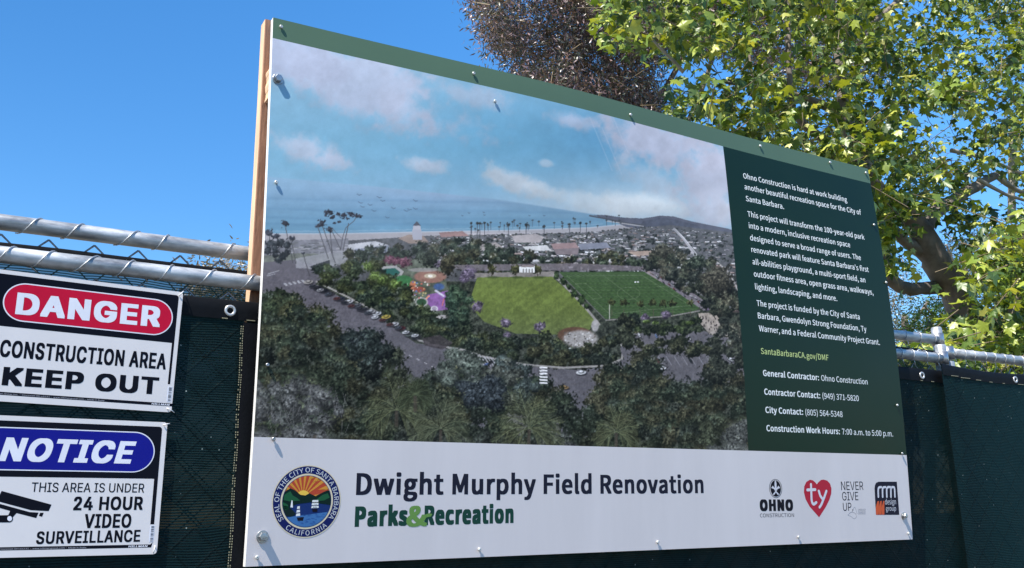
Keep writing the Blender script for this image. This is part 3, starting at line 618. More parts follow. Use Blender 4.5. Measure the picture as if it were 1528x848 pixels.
def screen(label, x0, x1, ztop, y, amp, seed, hem_h, grommets, sag=0.0, stitches=(), cloth='fabric'):
    t = empty('privacy_screen', (x0, y, 0), label, 'screen', 'green privacy screens')
    V, F, G = sheet(x0, x1, .06, ztop, y, amp, seed, int((x1 - x0) / .03), 70, sag)
    add('fabric', V, F, M[cloth], t, True)
    gx, gy, gz = G; xs = gx[0]; yt = gy[-1]; zt = gz[-1]
    # bound hem folded over the top edge
    Vh = []; Fh = []
    for k in range(len(xs)):
        for (dy, dz) in ((.002, 0.001), (-.0015, .0025), (-.0032, 0), (-.0034, -hem_h * .5), (-.0026, -hem_h)): Vh.append((xs[k], yt[k] + dy + (gy[-3][k] - yt[k]) * (-dz / hem_h if dz < 0 else 0) * .6, zt[k] + dz))
    for k in range(len(xs) - 1):
        for j in range(4): Fh.append((k * 5 + j, (k + 1) * 5 + j, (k + 1) * 5 + j + 1, k * 5 + j + 1))
    h = add('hem', Vh, Fh, M['hem'], t, True)
    r2 = random.Random(seed)
    parts = []; x = x0 + .02
    while x < x1 - .03:
        k = int((x - x0) / (x1 - x0) * (len(xs) - 1)); L_ = r2.uniform(.006, .05)
        if r2.random() < .55: parts.append(boxvf(x, x + L_, yt[k] - .0044, yt[k] - .0034, zt[k] - hem_h + .0005, zt[k] - hem_h + .0021))
        x += L_ + r2.uniform(.004, .05)
    V, F = merge(parts); add('stitching', V, F, M['thread'], h, kind='stuff')
    for xg in grommets:
        k = int(round((xg - x0) / (x1 - x0) * (len(xs) - 1))); c = (xg, yt[k] - .0035, zt[k] - hem_h * .53)
        V, F = lathe([(.0125, 0), (.0122, .0018), (.0095, .0026), (.0068, .0018), (.0062, .0002), (.0062, -.0008)], 26, c); gr = add('grommet', V, F, M['grommet'], t, True)
    for (xs_, z_a, z_b) in stitches:
        V, F = boxvf(xs_ + .004, xs_ + .034, y - .0075, y - .0062, z_a, z_b); e = add('edge_binding', V, F, M['hem'], t)
        parts = []; z = z_b - .005
        while z > z_a:
            for dx in (0, .0042):
                if r2.random() < .8: parts.append(boxvf(xs_ + dx + .0007 * math.sin(z * 40), xs_ + dx + .0015 + .0007 * math.sin(z * 40), y - .0082, y - .0074, z, z + .0028))
            z -= .0052
        V, F = merge(parts); add('edge_stitching', V, F, M['thread'], e, kind='stuff')
    return t
screen('dark green mesh screen on the near fence, behind the warning signs', -3.4, 2.40, Z0 + .5475, .0300, .0030, 3, .040, [-.93, -.490, -.052, 2.236], 0.002, [(-.0285, .1, Z0 + .5)])
screen('dark green mesh screen right of the post at the right edge', 2.315, 6.1, Z0 + .565, .0080, .0060, 8, .036, [2.73, 3.2, 3.7], .012, cloth='fabric_dense')
screen('far mesh screen on the second fence, seen through the gap under the near rail', -3.4, 2.49, Z0 + .6410, .1240, .002, 5, .022, [2.37], 0.002, cloth='fabric_open')

# ---------------------------------------------------------------- timber behind the sign
def stud(label, x0, x1, y0, y1, z0, z1, seed):
    r = random.Random(seed); n = 26; V = []; F = []; e = .002
    sec = [(x0 + e, y0), (x1 - e, y0), (x1, y0 + e), (x1, y1 - e), (x1 - e, y1), (x0 + e, y1), (x0, y1 - e), (x0, y0 + e)]
    for k in range(n + 1):
        z = z0 + (z1 - z0) * k / n; dx = .0012 * math.sin(k * .5 + seed); 
        for (x, y) in sec: V.append((x + dx + r.uniform(-.0004, .0004), y + r.uniform(-.0004, .0004), z))
    for k in range(n):
        for j in range(8): F.append((k * 8 + j, k * 8 + (j + 1) % 8, (k + 1) * 8 + (j + 1) % 8, (k + 1) * 8 + j))
    F.append(tuple(range(8))[::-1]); F.append(tuple(n * 8 + j for j in range(8)))
    o = add('timber_post', V, F, M['wood'], None, origin=np.array([x0, y0, z0])); o.data.materials.append(M['wood_shaded_face'])
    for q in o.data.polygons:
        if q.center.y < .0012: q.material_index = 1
    o['label'] = label; o['category'] = 'post'; return o
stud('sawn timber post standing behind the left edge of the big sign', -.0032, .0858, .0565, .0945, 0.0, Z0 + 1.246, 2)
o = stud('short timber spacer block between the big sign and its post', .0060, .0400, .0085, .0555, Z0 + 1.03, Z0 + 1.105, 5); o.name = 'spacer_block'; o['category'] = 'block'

# outlines of the letters, plain numbers in thousandths: advance, then closed loops of x, y
OUTLINES_S = {
    'A': (213, [[1, 0, 34, 0, 59, 78, 153, 78, 177, 0, 211, 0, 124, 257, 88, 257], [67, 104, 79, 144, 105, 230, 106, 230, 132, 144, 145, 104]]),
    'B': (230, [[35, 0, 117, 0, 168, 8, 202, 33, 214, 75, 208, 105, 189, 126, 162, 137, 162, 138, 183, 150, 195, 170, 200, 194, 188, 230, 157, 250, 111, 257, 35, 257], [68, 148, 68, 231, 107, 231, 141, 227, 161, 214, 168, 190, 161, 167, 141, 153, 106, 148], [68, 26, 68, 123, 112, 123, 151, 118, 174, 102, 182, 76, 174, 48, 150, 31, 112, 26]]),
    'C': (223, [[132, -5, 163, 0, 189, 12, 211, 32, 193, 53, 176, 37, 156, 27, 133, 24, 91, 37, 63, 73, 54, 129, 64, 185, 92, 220, 134, 233, 155, 230, 172, 221, 187, 209, 204, 230, 187, 245, 163, 257, 134, 261, 97, 255, 66, 238, 42, 211, 26, 174, 20, 128, 26, 82, 41, 45, 65, 18, 96, 1]]),
    'D': (241, [[35, 0, 101, 0, 143, 6, 176, 22, 200, 49, 215, 85, 220, 129, 215, 174, 200, 209, 176, 235, 142, 251, 99, 257, 35, 257], [68, 27, 68, 230, 97, 230, 129, 226, 155, 214, 173, 193, 183, 165, 187, 129, 183, 94, 173, 65, 155, 44, 129, 31, 97, 27]]),
    'E': (206, [[35, 0, 187, 0, 187, 28, 68, 28, 68, 121, 165, 121, 165, 149, 68, 149, 68, 229, 183, 229, 183, 257, 35, 257]]),
    'F': (193, [[35, 0, 68, 0, 68, 115, 166, 115, 166, 143, 68, 143, 68, 229, 183, 229, 183, 257, 35, 257]]),
    'G': (241, [[136, -5, 168, -1, 195, 10, 215, 25, 215, 133, 131, 133, 131, 106, 186, 106, 186, 39, 173, 31, 157, 26, 139, 24, 109, 29, 85, 42, 68, 64, 57, 93, 54, 129, 57, 165, 69, 193, 87, 215, 110, 228, 139, 233, 162, 230, 180, 221, 194, 209, 212, 230, 194, 245, 170, 256, 138, 261, 100, 255, 67, 238, 42, 211, 26, 174, 20, 128, 26, 82, 42, 45, 66, 18, 98, 1]]),
    'H': (255, [[35, 0, 68, 0, 68, 121, 187, 121, 187, 0, 220, 0, 220, 257, 187, 257, 187, 149, 68, 149, 68, 257, 35, 257]]),
    'I': (103, [[35, 0, 68, 0, 68, 257, 35, 257]]),
    'L': (190, [[35, 0, 180, 0, 180, 28, 68, 28, 68, 257, 35, 257]]),
    'M': (284, [[35, 0, 64, 0, 64, 142, 60, 218, 62, 218, 82, 159, 131, 26, 153, 26, 201, 159, 222, 218, 223, 218, 219, 142, 219, 0, 249, 0, 249, 257, 210, 257, 161, 119, 143, 66, 142, 66, 123, 119, 74, 257, 35, 257]]),
    'N': (253, [[35, 0, 66, 0, 66, 135, 62, 215, 63, 215, 91, 162, 185, 0, 218, 0, 218, 257, 187, 257, 187, 123, 192, 42, 190, 42, 162, 95, 68, 257, 35, 257]]),
    'O': (260, [[130, -5, 166, 1, 196, 19, 219, 47, 234, 84, 239, 129, 234, 175, 219, 211, 196, 238, 166, 255, 130, 261, 94, 255, 63, 238, 40, 211, 26, 175, 20, 129, 26, 84, 40, 47, 63, 19, 94, 1], [130, 24, 90, 37, 63, 73, 54, 129, 63, 185, 90, 220, 130, 233, 170, 220, 197, 185, 206, 129, 197, 73, 170, 37]]),
    'P': (222, [[35, 0, 68, 0, 68, 102, 110, 102, 141, 105, 168, 114, 187, 130, 200, 152, 204, 181, 200, 211, 187, 232, 167, 246, 141, 254, 109, 257, 35, 257], [68, 129, 68, 230, 104, 230, 142, 226, 165, 211, 172, 181, 165, 151, 143, 134, 106, 129]]),
    'R': (222, [[68, 135, 68, 230, 111, 230, 145, 226, 166, 212, 173, 185, 166, 157, 145, 140, 111, 135], [176, 0, 213, 0, 147, 112, 178, 126, 198, 150, 205, 185, 201, 213, 189, 233, 170, 247, 145, 254, 116, 257, 35, 257, 35, 0, 68, 0, 68, 109, 114, 109]]),
    'S': (209, [[106, -5, 153, 5, 183, 31, 194, 68, 187, 100, 168, 122, 141, 137, 104, 153, 84, 162, 68, 175, 62, 196, 68, 215, 84, 228, 110, 233, 132, 230, 151, 222, 168, 209, 185, 230, 164, 246, 139, 257, 110, 261, 68, 252, 39, 228, 29, 193, 37, 162, 57, 141, 81, 127, 118, 111, 140, 101, 155, 87, 161, 65, 154, 44, 136, 29, 107, 24, 81, 28, 57, 39, 36, 56, 17, 33, 42, 13, 72, 0]]),
    'T': (210, [[89, 0, 121, 0, 121, 229, 199, 229, 199, 257, 11, 257, 11, 229, 89, 229]]),
    'U': (252, [[126, -5, 156, -1, 181, 11, 201, 31, 214, 63, 218, 106, 218, 257, 187, 257, 187, 105, 179, 57, 157, 31, 126, 24, 96, 31, 75, 57, 67, 105, 67, 257, 34, 257, 34, 106, 39, 63, 52, 31, 71, 11, 97, -1]]),
    'V': (201, [[82, 0, 120, 0, 201, 257, 168, 257, 127, 118, 102, 33, 101, 33, 76, 118, 34, 257, 0, 257]]),
    'W': (307, [[63, 0, 102, 0, 140, 155, 153, 213, 154, 213, 167, 155, 206, 0, 245, 0, 298, 257, 267, 257, 239, 117, 225, 34, 223, 34, 205, 117, 169, 257, 140, 257, 104, 117, 86, 34, 85, 34, 69, 117, 42, 257, 9, 257]]),
    'Y': (186, [[77, 0, 109, 0, 109, 99, 186, 257, 153, 257, 120, 184, 94, 128, 92, 128, 67, 184, 34, 257, 0, 257, 77, 99]]),
    'a': (197, [[76, -5, 99, -1, 120, 9, 139, 23, 140, 23, 143, 0, 169, 0, 169, 117, 162, 158, 141, 185, 103, 195, 74, 191, 49, 182, 29, 170, 41, 148, 58, 158, 77, 165, 98, 168, 122, 161, 134, 144, 137, 120, 71, 107, 33, 84, 21, 49, 28, 20, 47, 2], [85, 21, 68, 24, 56, 34, 51, 51, 59, 73, 87, 89, 137, 99, 137, 46, 120, 32, 103, 24]]),
    'b': (216, [[116, -5, 141, 0, 164, 13, 182, 34, 194, 62, 199, 98, 190, 149, 164, 183, 123, 195, 102, 191, 82, 182, 63, 168, 64, 202, 64, 279, 32, 279, 32, 0, 58, 0, 61, 20, 62, 20, 79, 7, 98, -2], [111, 22, 97, 24, 81, 30, 64, 42, 64, 142, 82, 156, 99, 165, 115, 168, 144, 159, 160, 135, 165, 98, 158, 57, 139, 31]]),
    'c': (179, [[107, -5, 129, -2, 150, 7, 169, 19, 155, 41, 142, 31, 127, 25, 110, 22, 79, 31, 59, 57, 51, 95, 59, 133, 80, 159, 111, 168, 125, 166, 137, 160, 149, 152, 165, 173, 150, 184, 132, 192, 110, 195, 81, 191, 56, 178, 36, 158, 23, 130, 18, 95, 23, 60, 35, 33, 54, 12, 79, 0]]),
    'd': (217, [[97, -5, 119, -1, 138, 9, 155, 22, 156, 22, 159, 0, 185, 0, 185, 279, 153, 279, 153, 206, 154, 173, 138, 185, 121, 192, 101, 195, 60, 183, 30, 148, 19, 95, 28, 41, 55, 7], [104, 22, 76, 31, 58, 56, 51, 95, 59, 133, 79, 159, 106, 168, 122, 166, 137, 160, 153, 148, 153, 48, 137, 34, 121, 25]]),
    'e': (194, [[109, -5, 133, -2, 154, 5, 172, 15, 160, 36, 146, 28, 130, 23, 113, 21, 81, 29, 59, 52, 50, 88, 178, 88, 179, 106, 170, 153, 145, 184, 103, 195, 78, 191, 55, 178, 36, 157, 23, 129, 18, 95, 23, 60, 36, 33, 55, 12, 80, 0], [49, 110, 59, 142, 79, 163, 104, 169, 129, 163, 146, 143, 151, 110]]),
    'f': (114, [[12, 164, 37, 164, 37, 0, 69, 0, 69, 164, 110, 164, 110, 190, 69, 190, 69, 220, 72, 241, 81, 253, 96, 258, 118, 252, 125, 277, 93, 283, 62, 276, 43, 254, 37, 221, 37, 190, 12, 188]]),
    'g': (197, [[96, -88, 147, -78, 181, -54, 193, -22, 185, 4, 163, 19, 126, 23, 89, 23, 69, 26, 59, 33, 56, 44, 57, 53, 62, 61, 68, 67, 96, 60, 131, 68, 156, 91, 166, 126, 164, 142, 158, 155, 150, 166, 189, 166, 189, 190, 123, 190, 96, 195, 61, 187, 35, 163, 25, 127, 29, 106, 38, 89, 50, 76, 50, 75, 40, 66, 32, 54, 29, 39, 31, 26, 37, 15, 46, 8, 46, 6, 31, -6, 21, -21, 18, -37, 28, -64, 55, -82], [96, 82, 76, 87, 61, 103, 56, 127, 61, 151, 76, 166, 96, 172, 117, 166, 131, 151, 137, 127, 131, 103, 116, 87], [101, -65, 71, -61, 52, -50, 46, -32, 48, -21, 54, -10, 65, 0, 90, -3, 123, -3, 144, -5, 157, -13, 161, -27, 154, -46, 133, -60]]),
    'h': (213, [[32, 0, 64, 0, 64, 138, 82, 154, 98, 164, 116, 167, 137, 162, 149, 145, 152, 116, 152, 0, 184, 0, 184, 120, 178, 161, 159, 186, 126, 195, 102, 191, 81, 179, 63, 163, 64, 202, 64, 279, 32, 279]]),
    'i': (96, [[32, 0, 64, 0, 64, 190, 32, 190], [48, 229, 59, 232, 67, 239, 70, 251, 67, 262, 59, 269, 48, 271, 37, 269, 30, 262, 27, 251, 30, 239, 37, 232]]),
    'j': (96, [[12, -85, 43, -77, 59, -55, 64, -22, 64, 190, 33, 190, 33, -22, 31, -42, 24, -55, 9, -59, -9, -56, -15, -80], [48, 229, 59, 232, 67, 239, 70, 251, 67, 262, 59, 269, 48, 271, 37, 269, 30, 262, 27, 251, 30, 239, 37, 232]]),
    'k': (193, [[32, 0, 64, 0, 64, 50, 99, 92, 155, 0, 190, 0, 118, 113, 181, 190, 146, 190, 65, 90, 64, 90, 64, 279, 32, 279]]),
    'l': (99, [[66, -5, 84, -2, 80, 23, 73, 22, 69, 23, 66, 28, 64, 36, 64, 279, 32, 279, 32, 38, 36, 15, 47, 0]]),
    'm': (324, [[32, 0, 64, 0, 64, 138, 81, 154, 97, 164, 112, 167, 132, 162, 144, 145, 147, 116, 147, 0, 179, 0, 179, 138, 196, 154, 212, 164, 227, 167, 247, 162, 259, 145, 263, 116, 263, 0, 294, 0, 294, 120, 288, 161, 269, 186, 237, 195, 215, 190, 194, 178, 174, 159, 164, 178, 146, 191, 121, 195, 100, 191, 80, 179, 62, 162, 62, 162, 58, 190, 32, 190]]),
    'n': (214, [[32, 0, 64, 0, 64, 138, 82, 154, 98, 164, 116, 167, 137, 162, 149, 145, 152, 116, 152, 0, 184, 0, 184, 120, 178, 161, 159, 186, 126, 195, 102, 191, 81, 179, 62, 162, 62, 162, 58, 190, 32, 190]]),
    'o': (212, [[106, -5, 133, 0, 157, 12, 176, 33, 189, 60, 194, 95, 189, 130, 176, 158, 157, 178, 133, 191, 106, 195, 79, 191, 55, 178, 36, 158, 23, 130, 18, 95, 23, 60, 36, 33, 55, 12, 79, 0], [106, 22, 77, 31, 58, 57, 51, 95, 58, 133, 77, 159, 106, 168, 135, 159, 154, 133, 161, 95, 154, 57, 135, 31]]),
    'p': (217, [[32, -80, 64, -80, 64, -16, 63, 18, 81, 5, 98, -2, 116, -5, 141, 0, 164, 13, 182, 34, 194, 62, 199, 98, 190, 149, 164, 183, 123, 195, 101, 191, 81, 181, 62, 168, 62, 168, 58, 190, 32, 190], [111, 22, 97, 24, 81, 30, 64, 42, 64, 142, 82, 156, 99, 165, 115, 168, 144, 159, 160, 135, 165, 98, 158, 57, 139, 31]]),
    'r': (136, [[32, 0, 64, 0, 64, 122, 79, 148, 95, 162, 112, 166, 131, 163, 137, 191, 116, 195, 96, 190, 78, 176, 62, 155, 62, 155, 58, 190, 32, 190]]),
    's': (164, [[82, -5, 120, 3, 143, 24, 151, 52, 142, 81, 120, 98, 93, 110, 73, 118, 58, 128, 52, 143, 56, 156, 68, 166, 88, 170, 103, 168, 117, 162, 131, 153, 146, 173, 130, 184, 110, 192, 87, 195, 52, 188, 29, 168, 22, 141, 30, 115, 51, 97, 77, 86, 98, 78, 114, 66, 120, 50, 116, 35, 104, 24, 83, 20, 62, 23, 44, 31, 27, 43, 11, 22, 31, 8, 56, -1]]),
    't': (132, [[92, -5, 127, 2, 121, 27, 99, 21, 82, 26, 72, 38, 70, 58, 70, 164, 121, 164, 121, 190, 70, 190, 70, 244, 43, 244, 40, 190, 9, 188, 9, 164, 38, 164, 38, 59, 43, 25, 60, 3]]),
    'u': (213, [[88, -5, 112, 0, 132, 12, 151, 30, 152, 30, 154, 0, 181, 0, 181, 190, 149, 190, 149, 55, 132, 37, 115, 26, 97, 23, 77, 28, 65, 45, 62, 74, 62, 190, 29, 190, 29, 70, 36, 29, 55, 4]]),
    'v': (182, [[73, 0, 111, 0, 178, 190, 146, 190, 110, 82, 93, 26, 91, 26, 74, 82, 38, 190, 5, 190]]),
    'w': (281, [[62, 0, 99, 0, 126, 102, 139, 157, 141, 157, 154, 103, 181, 0, 220, 0, 272, 190, 241, 190, 213, 80, 202, 27, 200, 27, 187, 80, 157, 190, 126, 190, 96, 80, 83, 27, 82, 27, 70, 80, 42, 190, 9, 190]]),
    'y': (182, [[35, -82, 68, -73, 91, -50, 106, -16, 178, 190, 147, 190, 112, 85, 97, 31, 95, 31, 76, 85, 38, 190, 5, 190, 81, 0, 77, -15, 67, -36, 53, -50, 34, -56, 19, -53, 13, -78]]),
    '0': (194, [[97, -5, 124, 1, 146, 17, 163, 43, 174, 81, 177, 129, 174, 177, 163, 214, 146, 240, 124, 256, 97, 261, 70, 256, 48, 240, 31, 214, 21, 177, 18, 129, 21, 81, 31, 43, 48, 17, 70, 1], [97, 21, 72, 33, 55, 68, 48, 129, 55, 190, 72, 225, 97, 236, 123, 225, 140, 190, 146, 129, 140, 68, 123, 33]]),
    '1': (194, [[31, 0, 172, 0, 172, 27, 120, 27, 120, 257, 96, 257, 42, 238, 42, 218, 88, 218, 88, 27, 31, 27]]),
    '2': (194, [[15, 0, 177, 0, 177, 28, 106, 28, 64, 25, 117, 81, 152, 134, 165, 186, 155, 226, 129, 252, 90, 261, 60, 257, 36, 244, 14, 224, 33, 206, 48, 221, 66, 231, 86, 235, 112, 229, 128, 211, 133, 185, 120, 138, 82, 83, 15, 19]]),
    '3': (194, [[92, -5, 134, 4, 163, 29, 175, 69, 167, 100, 148, 121, 120, 134, 120, 136, 144, 149, 160, 169, 166, 197, 156, 232, 130, 254, 91, 261, 64, 257, 40, 246, 20, 231, 37, 210, 53, 223, 70, 232, 90, 235, 113, 230, 128, 216, 133, 195, 127, 170, 104, 152, 62, 146, 62, 121, 109, 115, 135, 97, 142, 70, 135, 44, 117, 28, 90, 22, 64, 26, 43, 37, 27, 51, 10, 31, 30, 13, 57, 0]]),
    '4': (194, [[119, 0, 149, 0, 149, 71, 183, 71, 183, 96, 149, 96, 149, 257, 114, 257, 7, 92, 7, 71, 119, 71], [119, 96, 40, 96, 99, 184, 119, 222, 121, 222, 119, 175]]),
    '5': (194, [[92, -5, 133, 6, 164, 36, 176, 83, 165, 130, 137, 157, 98, 165, 60, 155, 67, 229, 163, 229, 163, 257, 39, 257, 30, 137, 47, 126, 61, 134, 75, 139, 90, 141, 118, 134, 137, 114, 143, 83, 136, 50, 116, 29, 89, 22, 62, 26, 42, 37, 26, 50, 9, 29, 30, 13, 56, 0]]),
    '6': (194, [[105, -5, 142, 6, 169, 35, 179, 79, 170, 124, 146, 150, 108, 159, 87, 156, 67, 145, 50, 129, 54, 170, 63, 200, 78, 220, 95, 232, 116, 235, 131, 233, 145, 226, 157, 215, 175, 235, 159, 249, 139, 258, 114, 261, 86, 256, 60, 241, 39, 215, 25, 176, 20, 123, 24, 77, 36, 41, 54, 16, 78, 1], [50, 103, 68, 122, 86, 132, 103, 136, 128, 129, 144, 109, 149, 79, 143, 48, 128, 28, 105, 21, 78, 30, 59, 58]]),
    '7': (194, [[69, 0, 103, 0, 111, 89, 133, 164, 178, 237, 178, 257, 17, 257, 17, 229, 142, 229, 102, 160, 79, 87]]),
    '8': (194, [[98, -5, 140, 4, 168, 28, 178, 62, 172, 92, 156, 114, 135, 129, 135, 131, 151, 146, 164, 168, 169, 193, 161, 228, 136, 252, 99, 261, 63, 252, 38, 230, 28, 195, 33, 171, 46, 151, 63, 136, 63, 135, 40, 118, 23, 95, 16, 64, 27, 28, 56, 4], [116, 139, 87, 152, 66, 170, 57, 195, 63, 217, 77, 232, 98, 237, 122, 231, 137, 214, 142, 191, 139, 173, 130, 155], [98, 19, 71, 25, 52, 42, 44, 67, 49, 90, 61, 109, 80, 125, 114, 110, 138, 91, 148, 63, 142, 40, 124, 25]]),
    '9': (194, [[82, -5, 110, 0, 136, 16, 156, 44, 170, 84, 175, 139, 171, 183, 159, 217, 141, 242, 117, 256, 89, 261, 52, 251, 26, 222, 15, 178, 24, 133, 49, 106, 86, 97, 107, 101, 128, 112, 145, 129, 135, 66, 112, 32, 81, 22, 65, 24, 50, 31, 38, 42, 20, 22, 37, 8, 57, -1], [145, 155, 127, 136, 109, 125, 91, 121, 66, 128, 51, 148, 46, 178, 51, 209, 67, 229, 89, 236, 117, 227, 136, 200]]),
    '.': (97, [[49, -5, 60, -1, 69, 7, 72, 20, 69, 32, 60, 41, 49, 44, 37, 41, 29, 32, 26, 20, 29, 7, 37, -1]]),
    ',': (97, [[26, -67, 54, -49, 71, -24, 77, 7, 74, 27, 65, 40, 50, 44, 38, 41, 30, 34, 26, 22, 30, 10, 38, 2, 50, -1, 54, 0, 49, -20, 37, -36, 19, -48]]),
    '-': (121, [[16, 86, 106, 86, 106, 110, 16, 110]]),
    '/': (137, [[4, -63, 27, -63, 132, 278, 109, 278]]),
    '(': (118, [[84, -69, 103, -60, 78, -7, 64, 50, 59, 109, 64, 168, 78, 225, 103, 277, 84, 286, 56, 232, 38, 174, 32, 109, 38, 44, 56, -15]]),
    ')': (118, [[35, -69, 62, -15, 80, 44, 86, 109, 80, 174, 62, 232, 35, 286, 15, 277, 40, 225, 55, 168, 60, 109, 55, 50, 40, -7, 15, -60]]),
    ':': (97, [[49, 137, 60, 140, 69, 148, 72, 161, 69, 174, 60, 182, 49, 186, 37, 182, 29, 174, 26, 161, 29, 148, 37, 140], [49, -5, 60, -1, 69, 7, 72, 20, 69, 32, 60, 41, 49, 44, 37, 41, 29, 32, 26, 20, 29, 7, 37, -1]]),
    '&': (238, [[91, -5, 119, -1, 143, 9, 165, 25, 185, 12, 205, 2, 224, -5, 232, 22, 184, 47, 203, 75, 218, 105, 229, 138, 199, 138, 190, 110, 178, 85, 163, 63, 139, 84, 117, 109, 98, 135, 126, 156, 147, 181, 156, 211, 150, 237, 133, 255, 105, 261, 74, 253, 54, 232, 47, 201, 49, 182, 54, 162, 63, 141, 38, 121, 20, 97, 13, 67, 23, 30, 50, 5], [144, 42, 128, 31, 112, 24, 95, 21, 69, 27, 51, 43, 44, 68, 48, 87, 60, 103, 76, 118, 96, 91, 119, 65], [86, 156, 74, 201, 78, 220, 89, 234, 106, 239, 120, 235, 127, 224, 130, 210, 124, 189, 108, 172]]),
    "'": (97, [[39, 169, 58, 169, 64, 234, 65, 270, 32, 270, 32, 234]]),
}
